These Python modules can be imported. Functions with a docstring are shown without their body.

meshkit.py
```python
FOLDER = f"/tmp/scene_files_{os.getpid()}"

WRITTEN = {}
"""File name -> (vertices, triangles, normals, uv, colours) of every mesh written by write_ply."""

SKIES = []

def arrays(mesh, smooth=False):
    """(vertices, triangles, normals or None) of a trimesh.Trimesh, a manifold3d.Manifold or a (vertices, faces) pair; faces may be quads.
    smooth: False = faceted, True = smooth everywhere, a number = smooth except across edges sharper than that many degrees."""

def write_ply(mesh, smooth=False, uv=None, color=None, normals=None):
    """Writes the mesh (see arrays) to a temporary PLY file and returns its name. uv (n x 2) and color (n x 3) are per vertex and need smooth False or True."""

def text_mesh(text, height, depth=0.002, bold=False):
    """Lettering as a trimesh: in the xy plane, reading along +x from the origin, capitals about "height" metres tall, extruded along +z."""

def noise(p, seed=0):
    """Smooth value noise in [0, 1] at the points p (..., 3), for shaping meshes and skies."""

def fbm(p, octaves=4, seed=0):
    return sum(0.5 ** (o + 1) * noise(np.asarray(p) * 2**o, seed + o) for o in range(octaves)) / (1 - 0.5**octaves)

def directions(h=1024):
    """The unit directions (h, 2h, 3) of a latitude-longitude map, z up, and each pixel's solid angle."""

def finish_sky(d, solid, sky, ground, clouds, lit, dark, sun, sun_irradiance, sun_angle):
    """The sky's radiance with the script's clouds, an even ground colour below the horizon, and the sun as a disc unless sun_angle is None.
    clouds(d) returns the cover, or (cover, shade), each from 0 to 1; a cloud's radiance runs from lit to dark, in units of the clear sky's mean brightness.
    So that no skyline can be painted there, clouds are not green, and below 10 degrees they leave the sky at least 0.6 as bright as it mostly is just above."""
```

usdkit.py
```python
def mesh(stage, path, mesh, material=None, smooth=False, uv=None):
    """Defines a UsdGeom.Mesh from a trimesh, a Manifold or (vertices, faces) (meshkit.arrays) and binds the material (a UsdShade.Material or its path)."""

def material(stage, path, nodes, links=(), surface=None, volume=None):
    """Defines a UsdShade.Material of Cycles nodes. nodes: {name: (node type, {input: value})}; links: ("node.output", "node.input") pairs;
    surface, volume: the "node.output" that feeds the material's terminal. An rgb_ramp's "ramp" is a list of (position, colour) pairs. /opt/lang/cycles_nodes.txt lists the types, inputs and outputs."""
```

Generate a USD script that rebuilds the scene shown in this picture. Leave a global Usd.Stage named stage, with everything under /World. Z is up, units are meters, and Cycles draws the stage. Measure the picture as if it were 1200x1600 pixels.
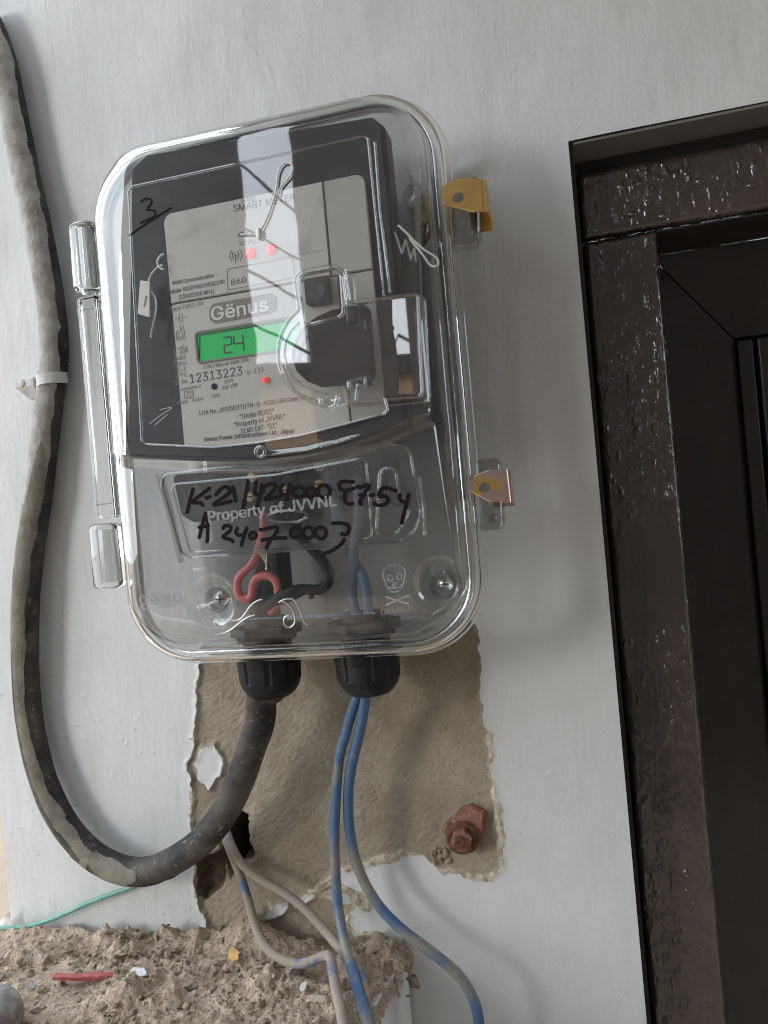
import math, random
import numpy as np, trimesh, shapely
from shapely.geometry import Polygon, LineString, Point, box as sbox
from shapely.ops import unary_union
from scipy.interpolate import CubicSpline
import usdkit, meshkit
from meshkit import fbm, noise
from pxr import Usd, UsdGeom, UsdLux, UsdShade, Sdf, Gf

rng = np.random.default_rng(7)
stage = Usd.Stage.CreateInMemory()
UsdGeom.Xform.Define(stage, '/World')
L = '/World/Looks/'
UsdGeom.Scope.Define(stage, '/World/Looks')

# ------------------------------------------------------------------ camera
FPX, YAW, ROLL = 1200.0, math.radians(14.8), math.radians(5.1)
CAM = np.array([0.0, -0.48, 1.5])
FW = np.array([-math.sin(YAW), math.cos(YAW), 0.0])
RT = np.array([math.cos(YAW), math.sin(YAW), 0.0])
UP = np.array([0.0, 0.0, 1.0])
cr, sr = math.cos(ROLL), math.sin(ROLL)
cam = UsdGeom.Camera.Define(stage, '/World/camera')
cam.CreateHorizontalApertureAttr(36.0)
cam.CreateVerticalApertureAttr(48.0)
cam.CreateFocalLengthAttr(36.0)
cam.CreateClippingRangeAttr(Gf.Vec2f(0.01, 500))
cam.CreateExposureAttr(EXPOSURE := -0.48)
Rc, Uc = cr * RT - sr * UP, sr * RT + cr * UP
cam.AddTransformOp().Set(Gf.Matrix4d(*[*map(float, Rc), 0, *map(float, Uc), 0, *map(float, -FW), 0, *map(float, CAM), 1]))

def at(px, py, Y):
    """The point of the depth plane y = Y that a place measured on the 1200 x 1600 photograph stands at."""
    x, y = (px - 600) / FPX, -(py - 800) / FPX
    d = FW + (x * cr + y * sr) * RT + (-x * sr + y * cr) * UP
    return CAM + (Y - CAM[1]) / d[1] * d

def atz(px, py, Z):
    x, y = (px - 600) / FPX, -(py - 800) / FPX
    d = FW + (x * cr + y * sr) * RT + (-x * sr + y * cr) * UP
    return CAM + (Z - CAM[2]) / d[2] * d

def xz(px, py, Y):
    p = at(px, py, Y)
    return float(p[0]), float(p[2])

# ------------------------------------------------------------------ sky and sun
SUN_AZ, SUN_EL = math.radians(44), math.radians(12)        # azimuth measured from -y towards -x
sun_dir = np.array([-math.sin(SUN_AZ) * math.cos(SUN_EL), -math.cos(SUN_AZ) * math.cos(SUN_EL), math.sin(SUN_EL)])
sky = UsdLux.DomeLight.Define(stage, '/World/sky')
sm = usdkit.material(stage, L + 'sky_look', {
    's': ('sky_texture', {'sky_type': 'single_scattering', 'sun_disc': False, 'sun_elevation': SUN_EL, 'sun_rotation': math.atan2(sun_dir[0], sun_dir[1]),
                          'aerosol_density': 2.0}),
    'tc': ('texture_coordinate', {}),
    'n': ('noise_texture', {'scale': 2.2, 'detail': 5, 'roughness': 0.55}),
    'r': ('rgb_ramp', {'ramp': [(0.25, (0.55, 0.55, 0.55)), (0.65, (0.95, 0.95, 0.95))]}),
    'm': ('mix_color', {'b': (36.0, 39.0, 43.0)}),
    'bg': ('background_shader', {'strength': 0.15})},
    [('tc.generated', 'n.vector'), ('n.fac', 'r.fac'), ('r.color', 'm.fac'), ('s.color', 'm.a'), ('m.result', 'bg.color')], surface='bg.background')
UsdShade.MaterialBindingAPI.Apply(sky.GetPrim()).Bind(sm)
sun = UsdLux.DistantLight.Define(stage, '/World/sun')
sun.CreateIntensityAttr(0.42)
sun.CreateAngleAttr(16.0)
sun.CreateNormalizeAttr(True)
sun.CreateColorAttr(Gf.Vec3f(1.0, 0.98, 0.955))
zax = sun_dir
xax = np.cross([0, 0, 1.0], zax); xax /= np.linalg.norm(xax)
yax = np.cross(zax, xax)
sun.AddTransformOp().Set(Gf.Matrix4d(*[*map(float, xax), 0, *map(float, yax), 0, *map(float, zax), 0, 0, 0, 0, 1]))

# ------------------------------------------------------------------ helpers
used = {}
origin = {}
def path_for(parent, name):
    base = parent + '/' + name
    k = used.get(base, -1) + 1
    used[base] = k
    return base if k == 0 else f'{base}_{k:03d}'

def tag(prim, label=None, cat=None, group=None, kind=None):
    for k, v in (('label', label), ('category', cat), ('group', group), ('kind', kind)):
        if v:
            prim.SetCustomDataByKey(k, v)
    return prim

def thing(name, label, cat, loc=(0, 0, 0), group=None):
    x = UsdGeom.Xform.Define(stage, path_for('/World', name))
    if any(loc):
        x.AddTranslateOp().Set(Gf.Vec3d(*map(float, loc)))
    origin[str(x.GetPath())] = np.array(loc, float)
    return tag(x.GetPrim(), label, cat, group)

def obj(name, mesh, mat, parent=None, smooth=30, label=None):
    pp = str(parent.GetPath()) if parent else '/World'
    if not isinstance(mesh, trimesh.Trimesh):
        v, f, _ = meshkit.arrays(mesh)
        mesh = trimesh.Trimesh(v, f, process=False)
    if parent:
        root = '/'.join(pp.split('/')[:3])
        if root in origin and np.any(origin[root]):
            mesh = moved(mesh, -origin[root])
    o = usdkit.mesh(stage, path_for(pp, name), mesh, M[mat] if isinstance(mat, str) else mat, smooth=smooth).GetPrim()
    if label:
        tag(o, label)
    return o

def cat_(ms):
    return trimesh.util.concatenate([m for m in ms])

def spline(pts, n=8):
    p = np.asarray(pts, float)
    if len(p) < 3:
        return np.linspace(p[0], p[-1], 4)
    t = np.r_[0, np.cumsum(np.maximum(np.linalg.norm(np.diff(p, axis=0), axis=1), 1e-6))]
    return CubicSpline(t, p)(np.interp(np.linspace(0, len(p) - 1, (len(p) - 1) * n + 1), np.arange(len(p)), t))

def tube(pts, r, sides=12, n=8, cap=True, raw=False, rfun=None, ret_uv=False):
    p = np.asarray(pts, float) if raw else spline(pts, n)
    tan = np.gradient(p, axis=0)
    tan /= np.linalg.norm(tan, axis=1, keepdims=True)
    a = np.array([0, -1.0, 0]) if abs(tan[0][1]) < 0.9 else np.array([1.0, 0, 0])
    N = []
    for t in tan:
        a = a - t * (a @ t)
        a /= np.linalg.norm(a)
        N.append(a)
    N = np.array(N)
    B = np.cross(tan, N)
    th = np.linspace(0, 2 * np.pi, sides, endpoint=False)
    rr = np.full((len(p), sides), r) if np.ndim(r) == 0 else np.repeat(np.asarray(r, float)[:, None], sides, 1)
    if rfun is not None:
        rr = rr * rfun(np.arange(len(p))[:, None] / len(p), th[None, :], p)
    V = p[:, None] + rr[..., None] * (np.cos(th)[None, :, None] * N[:, None] + np.sin(th)[None, :, None] * B[:, None])
    v = V.reshape(-1, 3)
    i, j = np.meshgrid(np.arange(len(p) - 1), np.arange(sides), indexing='ij')
    j2 = (j + 1) % sides
    q = np.stack([i * sides + j, (i + 1) * sides + j, (i + 1) * sides + j2, i * sides + j2], -1).reshape(-1, 4)
    f = np.vstack([q[:, [0, 1, 2]], q[:, [0, 2, 3]]])
    nq = len(q)
    if cap:
        v = np.vstack([v, p[0], p[-1]])
        k, e = np.arange(sides), len(v) - 2
        f = np.vstack([f, np.c_[np.full(sides, e), k, (k + 1) % sides],
                       np.c_[np.full(sides, e + 1), (len(p) - 1) * sides + (k + 1) % sides, (len(p) - 1) * sides + k]])
    m = trimesh.Trimesh(v, f, process=False)
    if ret_uv:
        return m, np.tile(i.ravel() / (len(p) - 1), 2), np.tile(th[j.ravel()], 2), 2 * nq
    return m

def prism(poly, ya, yb, bevel=0.0):
    """A polygon in (x, z), from depth ya (back) to yb (front, nearer the street)."""
    out = []
    for g in getattr(poly, 'geoms', [poly]):
        if g.is_empty or g.area < 1e-10:
            continue
        if bevel:
            inn = g.buffer(-bevel)
            parts = [(g, ya, yb + bevel), (inn, yb + bevel, yb)]
        else:
            parts = [(g, ya, yb)]
        for pg, a, b in parts:
            for h in getattr(pg, 'geoms', [pg]):
                if h.is_empty:
                    continue
                m = trimesh.creation.extrude_polygon(h, abs(a - b), engine='earcut')
                v = m.vertices.copy()
                m.vertices = np.c_[v[:, 0], max(a, b) - v[:, 2], v[:, 1]]
                out.append(m)
    m = cat_(out)
    return m

def rbox(lo, hi, r=0.001, seg=2):
    """A box with rounded edges."""
    lo, hi = np.minimum(lo, hi), np.maximum(lo, hi)
    c = [trimesh.creation.icosphere(seg, r) for _ in range(8)]
    pts = []
    for k, s in enumerate(np.ndindex(2, 2, 2)):
        ctr = np.where(np.array(s) == 0, np.array(lo) + r, np.array(hi) - r)
        pts.append(c[k].vertices + ctr)
    return trimesh.convex.convex_hull(np.vstack(pts))

def bx(lo, hi):
    lo, hi = np.minimum(lo, hi), np.maximum(lo, hi)
    m = trimesh.creation.box(np.array(hi) - np.array(lo))
    m.apply_translation((np.array(hi) + np.array(lo)) / 2)
    return m

def lathe(prof, n=48, mod=None):
    """prof: (radius, z) from bottom to top, about the z axis."""
    prof = np.asarray(prof, float)
    th = np.linspace(0, 2 * np.pi, n, endpoint=False)
    R = prof[:, 0][:, None] * np.ones(n)
    if mod is not None:
        R = mod(R, prof[:, 1][:, None] * np.ones(n), th[None, :] * np.ones((len(prof), 1)))
    V = np.stack([R * np.cos(th), R * np.sin(th), prof[:, 1][:, None] * np.ones(n)], -1).reshape(-1, 3)
    i, j = np.meshgrid(np.arange(len(prof) - 1), np.arange(n), indexing='ij')
    j2 = (j + 1) % n
    q = np.stack([i * n + j, i * n + j2, (i + 1) * n + j2, (i + 1) * n + j], -1).reshape(-1, 4)
    return trimesh.Trimesh(V, np.vstack([q[:, [0, 1, 2]], q[:, [0, 2, 3]]]), process=False)

def facing(m):
    """Turns a mesh built about z (its top at +z) so that its top faces the street (-y)."""
    m = m.copy()
    v = m.vertices.copy()
    m.vertices = np.c_[v[:, 0], -v[:, 2], v[:, 1]]
    return m

def moved(m, t):
    m = m.copy(); m.apply_translation(t); return m

def rrect(x0, x1, z0, z1, r, n=16, side=30):
    """A rounded rectangle as a ring of points (x, z), anticlockwise, the same count whatever its size."""
    r = max(r, 1e-4)
    out = []
    for cx, cz, a in ((x1 - r, z1 - r, 0), (x0 + r, z1 - r, 90), (x0 + r, z0 + r, 180), (x1 - r, z0 + r, 270)):
        for t in np.linspace(a, a + 90, n):
            out.append((cx + r * math.cos(math.radians(t)), cz + r * math.sin(math.radians(t))))
    out = np.array(out)
    full = []
    for k in range(4):
        arc = out[k * n:(k + 1) * n]
        nxt = out[((k + 1) % 4) * n]
        full.append(arc)
        full.append(arc[-1] + (nxt - arc[-1]) * np.linspace(0, 1, side + 2)[1:-1, None])
    return np.vstack(full)

def rings(rs, closed=False, flip=False):
    """Joins rings (each n x 3) into a skin."""
    n, k = len(rs[0]), len(rs)
    V = np.vstack(rs)
    i, j = np.meshgrid(np.arange(k if closed else k - 1), np.arange(n), indexing='ij')
    i2, j2 = (i + 1) % k, (j + 1) % n
    q = np.stack([i * n + j, i2 * n + j, i2 * n + j2, i * n + j2], -1).reshape(-1, 4)
    if flip:
        q = q[:, ::-1]
    return trimesh.Trimesh(V, np.vstack([q[:, [0, 1, 2]], q[:, [0, 2, 3]]]), process=False)

def text(s, l, r, h, Y, depth=0.0002, bold=False):
    """Lettering on the plane y = Y reading from photo place l to photo place r, capitals h photo pixels tall."""
    a, b = at(*l, Y), at(*r, Y)
    m = meshkit.text_mesh(s, 1.0, 1.0, bold)
    w = m.bounds[1][0] - m.bounds[0][0]
    k = (h / FPX) * (Y - CAM[1]) * 1.03
    ux = (b - a) / w
    v = m.vertices
    m.vertices = a + np.outer(v[:, 0] - m.bounds[0][0], ux) + np.outer(v[:, 1] * k, [0, 0, 1.0]) + np.outer(v[:, 2] * depth, [0, -1.0, 0])
    return m

def strokes(lines, w, Y, depth=0.0003, smooth=True):
    """Pen or bead lines given as lists of photo places, w metres wide, lying on y = Y."""
    polys = []
    for ln in lines:
        p = np.array([xz(*q, Y) for q in ln])
        if smooth and len(p) > 2:
            p = spline(p, 6)
        polys.append(LineString(p).buffer(w / 2, quad_segs=4))
    return prism(unary_union(polys), Y, Y - depth)

def ring_px(c, rx, ry=None, n=20):
    ry = ry or rx
    return [(c[0] + rx * math.cos(t), c[1] + ry * math.sin(t)) for t in np.linspace(0, 2 * np.pi, n)]

def poly(pts, Y, r=0.0):
    p = Polygon([xz(*q, Y) for q in pts])
    return p.buffer(-r).buffer(r, quad_segs=8) if r else p

# ------------------------------------------------------------------ materials
M = {}
def pm(name, c1, c2=None, scale=40.0, lo=0.4, hi=0.62, rough=0.5, metallic=0.0, bumps=(), spec=0.5, stretch=(1, 1, 1), c3=None, s3=300.0, t3=0.7, detail=5, **kw):
    nodes = {'g': ('geometry', {}), 'p': ('principled_bsdf', dict(base_color=c1, roughness=rough, metallic=metallic, specular_ior_level=spec, **kw))}
    links = []
    if c2 is not None:
        nodes['mp'] = ('mapping', {'scale': stretch})
        nodes['n'] = ('noise_texture', {'scale': scale, 'detail': detail, 'roughness': 0.6})
        nodes['r'] = ('rgb_ramp', {'ramp': [(lo, c1), (hi, c2)]})
        links += [('g.position', 'mp.vector'), ('mp.vector', 'n.vector'), ('n.fac', 'r.fac')]
        last = 'r.color'
        if c3 is not None:
            nodes['n3'] = ('noise_texture', {'scale': s3, 'detail': 3, 'roughness': 0.6})
            nodes['r3'] = ('rgb_ramp', {'ramp': [(t3 - 0.05, (0, 0, 0)), (t3, (1, 1, 1))]})
            nodes['m3'] = ('mix_color', {'b': c3})
            links += [('g.position', 'n3.vector'), ('n3.fac', 'r3.fac'), ('r3.color', 'm3.fac'), (last, 'm3.a')]
            last = 'm3.result'
        links.append((last, 'p.base_color'))
    prev = None
    for k, (s, strength, dist, st) in enumerate(bumps):
        nodes[f'bm{k}'] = ('mapping', {'scale': st})
        nodes[f'bn{k}'] = ('noise_texture', {'scale': s, 'detail': 4, 'roughness': 0.6})
        nodes[f'b{k}'] = ('bump', {'strength': strength, 'distance': dist})
        links += [('g.position', f'bm{k}.vector'), (f'bm{k}.vector', f'bn{k}.vector'), (f'bn{k}.fac', f'b{k}.height')]
        if prev:
            links.append((prev, f'b{k}.normal'))
        prev = f'b{k}.normal'
    if prev:
        links.append((prev, 'p.normal'))
    M[name] = usdkit.material(stage, L + name, nodes, links, surface='p.BSDF')

U1 = (1, 1, 1)
def wall_material():
    nodes = {'g': ('geometry', {}), 'p': ('principled_bsdf', {'roughness': 0.5, 'specular_ior_level': 0.3}),
             'n': ('noise_texture', {'scale': 9, 'detail': 6, 'roughness': 0.65}), 'r': ('rgb_ramp', {'ramp': [(0.35, (0.56, 0.58, 0.578)), (0.65, (0.612, 0.628, 0.625))]}),
             'n3': ('noise_texture', {'scale': 430, 'detail': 3}), 'r3': ('rgb_ramp', {'ramp': [(0.74, (0, 0, 0)), (0.79, (0.7, 0.7, 0.7))]}), 'm3': ('mix_color', {'b': (0.27, 0.26, 0.24)}),
             'ms': ('mapping', {'scale': (1, 1, 0.16)}), 'ns': ('noise_texture', {'scale': 26, 'detail': 6, 'roughness': 0.7}), 'rs': ('rgb_ramp', {'ramp': [(0.57, (0, 0, 0)), (0.80, (0.5, 0.5, 0.5))]}), 'mst': ('mix_color', {'b': (0.40, 0.39, 0.36)}),
             'nd': ('noise_texture', {'scale': 14, 'detail': 3}), 'vm': ('vector_math', {'math_type': 'multiply_add', 'vector2': (0.05, 0.05, 0.05)}),
             'v': ('voronoi_texture', {'feature': 'distance_to_edge', 'scale': 9.0}), 'rv': ('rgb_ramp', {'ramp': [(0.0, (1, 1, 1)), (0.0025, (0.8, 0.8, 0.8)), (0.0055, (0, 0, 0))]}),
             'nk': ('noise_texture', {'scale': 7, 'detail': 2}), 'rk': ('rgb_ramp', {'ramp': [(0.57, (0, 0, 0)), (0.68, (0.24, 0.24, 0.24))]}), 'ck': ('mix_color', {'blend_type': 'multiply', 'fac': 1.0}), 'mc': ('mix_color', {'b': (0.33, 0.32, 0.30)}),
             'bm': ('mapping', {'scale': (1, 1, 0.22)}), 'bn': ('noise_texture', {'scale': 80, 'detail': 4, 'roughness': 0.6}), 'b1': ('bump', {'strength': 0.22, 'distance': 0.003}),
             'bn2': ('noise_texture', {'scale': 420, 'detail': 3}), 'b2': ('bump', {'strength': 0.28, 'distance': 0.0006}), 'b3': ('bump', {'strength': 0.6, 'distance': 0.0008, 'invert': True})}
    links = [(f'g.position', f'{k}.vector') for k in ('n', 'n3', 'ms', 'nd', 'nk', 'bm', 'bn2')] + [
        ('n.fac', 'r.fac'), ('n3.fac', 'r3.fac'), ('ms.vector', 'ns.vector'), ('ns.fac', 'rs.fac'), ('rs.color', 'mst.fac'), ('r.color', 'mst.a'), ('mst.result', 'm3.a'), ('r3.color', 'm3.fac'),
        ('nd.color', 'vm.vector1'), ('g.position', 'vm.vector3'), ('vm.vector', 'v.vector'), ('v.distance', 'rv.fac'), ('nk.fac', 'rk.fac'), ('rv.color', 'ck.a'), ('rk.color', 'ck.b'),
        ('ck.result', 'mc.fac'), ('m3.result', 'mc.a'), ('mc.result', 'p.base_color'),
        ('bm.vector', 'bn.vector'), ('bn.fac', 'b1.height'), ('bn2.fac', 'b2.height'), ('b1.normal', 'b2.normal'), ('ck.result', 'b3.height'), ('b2.normal', 'b3.normal'), ('b3.normal', 'p.normal')]
    M['wall_paint'] = usdkit.material(stage, L + 'wall_paint', nodes, links, surface='p.BSDF')
wall_material()
pm('cement', (0.30, 0.255, 0.19), (0.48, 0.43, 0.345), scale=16, lo=0.36, hi=0.66, rough=0.95, spec=0.1, c3=(0.27, 0.23, 0.175), s3=900, t3=0.63,
   bumps=[(1500, 1.0, 0.0011, U1), (480, 0.45, 0.0014, U1)])
pm('lime', (0.56, 0.52, 0.42), (0.34, 0.28, 0.20), scale=190, rough=0.95, spec=0.1, bumps=[(600, 0.8, 0.001, U1)])
pm('dirt', (0.45, 0.345, 0.26), (0.69, 0.57, 0.455), scale=55, lo=0.35, hi=0.68, rough=1.0, spec=0.05, c3=(0.28, 0.23, 0.18), s3=700, t3=0.60,
   bumps=[(1700, 1.0, 0.0012, U1), (520, 0.9, 0.002, U1)])
pm('clod', (0.30, 0.24, 0.18), (0.48, 0.40, 0.31), scale=190, rough=1.0, spec=0.05, bumps=[(1500, 1.0, 0.0012, U1), (420, 0.9, 0.002, U1)])
pm('hole_soil', (0.075, 0.055, 0.042), (0.13, 0.10, 0.075), scale=180, rough=1.0, spec=0.05, bumps=[(500, 0.8, 0.001, U1)])
pm('frame_paint', (0.050, 0.040, 0.035), (0.064, 0.052, 0.045), scale=30, rough=0.16, spec=0.55,
   bumps=[(70, 0.6, 0.006, (1, 1, 0.3))])
pm('shaded_reveal_grey', (0.17, 0.165, 0.16), rough=0.6)  # wall grey darkened, the shade under the lintel put into its colour
pm('door_paint', (0.022, 0.018, 0.016), (0.030, 0.025, 0.022), scale=14, rough=0.22, spec=0.5, bumps=[(40, 0.12, 0.004, (1, 1, 0.15))])
pm('gap_and_shade_black', (0.02, 0.018, 0.017), rough=0.7)
pm('meter_body', (0.020, 0.021, 0.024), (0.042, 0.042, 0.042), scale=38, lo=0.5, hi=0.75, rough=0.42, spec=0.25)
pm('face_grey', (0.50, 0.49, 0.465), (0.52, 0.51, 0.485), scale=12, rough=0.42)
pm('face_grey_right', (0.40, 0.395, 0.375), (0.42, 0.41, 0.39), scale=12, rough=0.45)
pm('groove', (0.16, 0.155, 0.15), rough=0.6)
pm('print_ink', (0.085, 0.08, 0.078), rough=0.6)
pm('print_grey', (0.24, 0.225, 0.215), rough=0.6)
pm('badge_grey', (0.20, 0.185, 0.17), rough=0.5)
pm('white_print', (0.66, 0.65, 0.62), rough=0.5)
pm('marker_ink', (0.012, 0.010, 0.012), (0.016, 0.011, 0.011), scale=90, rough=0.7, spec=0.05)
pm('black_plastic', (0.022, 0.022, 0.024), (0.03, 0.03, 0.032), scale=60, rough=0.38)
pm('port_black', (0.009, 0.0095, 0.011), rough=0.55, spec=0.12)
pm('gland_black', (0.012, 0.012, 0.013), (0.035, 0.032, 0.029), scale=70, lo=0.5, hi=0.75, rough=0.5, spec=0.2)
pm('nut_black', (0.045, 0.040, 0.036), (0.075, 0.066, 0.055), scale=80, rough=0.7)
pm('cable_black', (0.028, 0.027, 0.026), (0.085, 0.077, 0.067), scale=38, rough=0.6, spec=0.2, c3=(0.17, 0.155, 0.13), s3=240, t3=0.68, bumps=[(180, 0.3, 0.001, U1)])
pm('cable_cement', (0.235, 0.22, 0.18), (0.15, 0.138, 0.112), scale=60, lo=0.4, hi=0.66, rough=0.9, spec=0.1, bumps=[(160, 0.6, 0.002, U1), (600, 0.6, 0.0008, U1)])
pm('cable_paint', (0.36, 0.35, 0.325), (0.21, 0.195, 0.165), scale=55, lo=0.42, hi=0.66, rough=0.75, bumps=[(160, 0.6, 0.002, U1), (500, 0.4, 0.0006, U1)])
pm('clip_paint', (0.56, 0.56, 0.54), (0.49, 0.48, 0.455), scale=70, rough=0.6, bumps=[(220, 0.5, 0.0015, U1)])
pm('wire_blue', (0.056, 0.120, 0.225), (0.21, 0.195, 0.165), scale=30, lo=0.44, hi=0.58, rough=0.5, stretch=(1, 1, 0.8), bumps=[(400, 0.3, 0.0006, U1)])
pm('wire_blue_inside', (0.075, 0.15, 0.26), (0.11, 0.15, 0.20), scale=40, rough=0.45)
pm('wire_dusty', (0.27, 0.232, 0.185), (0.11, 0.16, 0.28), scale=38, lo=0.54, hi=0.60, rough=0.85, bumps=[(300, 0.5, 0.001, U1)])
pm('wire_green', (0.10, 0.30, 0.24), (0.19, 0.36, 0.30), scale=60, rough=0.45, c3=(0.6, 0.6, 0.55), s3=200, t3=0.73)
pm('wire_red', (0.44, 0.085, 0.085), (0.52, 0.13, 0.12), scale=60, rough=0.4)
pm('wire_black', (0.010, 0.010, 0.011), rough=0.5, spec=0.2)
pm('steel', (0.62, 0.61, 0.59), rough=0.28, metallic=1.0)
pm('copper', (0.62, 0.55, 0.44), rough=0.35, metallic=1.0)
pm('zinc_gold', (0.86, 0.60, 0.22), (0.80, 0.50, 0.20), scale=70, rough=0.24, metallic=1.0)
pm('zinc_pink', (0.80, 0.52, 0.42), (0.62, 0.50, 0.52), scale=110, rough=0.26, metallic=1.0, c3=(0.86, 0.56, 0.20), s3=60, t3=0.6)
pm('brass', (0.75, 0.58, 0.32), rough=0.3, metallic=1.0)
pm('rust', (0.30, 0.155, 0.11), (0.19, 0.10, 0.072), scale=150, rough=0.95, spec=0.1, c3=(0.40, 0.25, 0.19), s3=300, t3=0.62, bumps=[(420, 0.7, 0.001, U1)])
pm('rust_dark', (0.085, 0.045, 0.034), (0.18, 0.09, 0.06), scale=210, rough=0.9, spec=0.15, bumps=[(420, 0.7, 0.001, U1)])
pm('red_plastic', (0.30, 0.055, 0.05), (0.38, 0.10, 0.085), scale=200, rough=0.6, bumps=[(350, 0.4, 0.001, U1)])
pm('white_flake', (0.68, 0.68, 0.68), (0.55, 0.54, 0.52), scale=80, rough=0.5)
pm('petal', (0.62, 0.36, 0.09), (0.70, 0.48, 0.20), scale=250, rough=0.7)
pm('stone_grey', (0.24, 0.23, 0.22), (0.14, 0.12, 0.11), scale=110, rough=0.8, bumps=[(160, 0.5, 0.002, U1)])
pm('pebble', (0.33, 0.28, 0.22), (0.45, 0.41, 0.35), scale=120, rough=0.9)
pm('ground_soil', (0.20, 0.152, 0.105), (0.25, 0.19, 0.135), scale=1.2, rough=1.0)
pm('house_shade', (0.045, 0.043, 0.042), (0.07, 0.066, 0.062), scale=3, rough=0.9)
pm('house_brown', (0.06, 0.05, 0.042), (0.085, 0.07, 0.057), scale=3, rough=0.9)
pm('house_ochre', (0.62, 0.40, 0.24), (0.68, 0.45, 0.28), scale=2, rough=0.9)
pm('street_wire', (0.02, 0.02, 0.02), rough=0.6)
pm('seal_white', (0.62, 0.62, 0.60), rough=0.35)
pm('display_dark', (0.004, 0.05, 0.02), rough=0.5)
def emit(name, col, strength, base):
    M[name] = usdkit.material(stage, L + name, {'p': ('principled_bsdf', dict(base_color=base, roughness=0.25, emission_color=col, emission_strength=strength))}, [], surface='p.BSDF')
emit('display_green', (0.0, 0.50, 0.09), 0.75, (0.01, 0.14, 0.05))
emit('led_red', (1.0, 0.10, 0.10), 0.7, (0.5, 0.08, 0.08))

def pane(name, tint, refl, rough=0.02, dust=0.0, dust_scale=30.0, dust_col=(0.55, 0.55, 0.53), bump=0.0):
    nodes = {'lw': ('layer_weight', {'blend': 0.5}), 'pw': ('math', {'math_type': 'power', 'value2': 5.0}),
             'f': ('math', {'math_type': 'multiply_add', 'value2': 1.0 - refl, 'value3': refl, 'use_clamp': True}),
             't': ('transparent_bsdf', {'color': tint}), 'g': ('glossy_bsdf', {'color': (1, 1, 1), 'roughness': rough}), 'm': ('mix_closure', {})}
    links = [('lw.facing', 'pw.value1'), ('pw.value', 'f.value1'), ('f.value', 'm.fac'), ('t.BSDF', 'm.closure1'), ('g.BSDF', 'm.closure2')]
    end = 'm.closure'
    if bump:
        nodes['bg'] = ('geometry', {}); nodes['bn'] = ('noise_texture', {'scale': 16.0, 'detail': 2}); nodes['bb'] = ('bump', {'strength': bump, 'distance': 0.003})
        links += [('bg.position', 'bn.vector'), ('bn.fac', 'bb.height'), ('bb.normal', 'g.normal')]
    if dust:
        nodes['dg'] = ('geometry', {}); nodes['dn'] = ('noise_texture', {'scale': dust_scale, 'detail': 6, 'roughness': 0.7})
        nodes['dr'] = ('rgb_ramp', {'ramp': [(0.35, (dust * 0.25,) * 3), (0.7, (dust,) * 3)]})
        nodes['dd'] = ('diffuse_bsdf', {'color': dust_col}); nodes['dm'] = ('mix_closure', {})
        links += [('dg.position', 'dn.vector'), ('dn.fac', 'dr.fac'), ('dr.color', 'dm.fac'), (end, 'dm.closure1'), ('dd.BSDF', 'dm.closure2')]
        end = 'dm.closure'
    M[name] = usdkit.material(stage, L + name, nodes, links, surface=end)
pane('clear_cover', (0.92, 0.925, 0.92), 0.125, dust=0.014, dust_scale=26, bump=0.05)
pane('clear_base', (0.85, 0.855, 0.85), 0.06, dust=0.012)
pane('clear_side', (0.68, 0.685, 0.68), 0.06, dust=0.012)
pane('clear_back', (0.88, 0.88, 0.875), 0.05, dust=0.02)
pane('clear_inner', (0.93, 0.93, 0.93), 0.07, dust=0.035, dust_scale=50)
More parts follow.
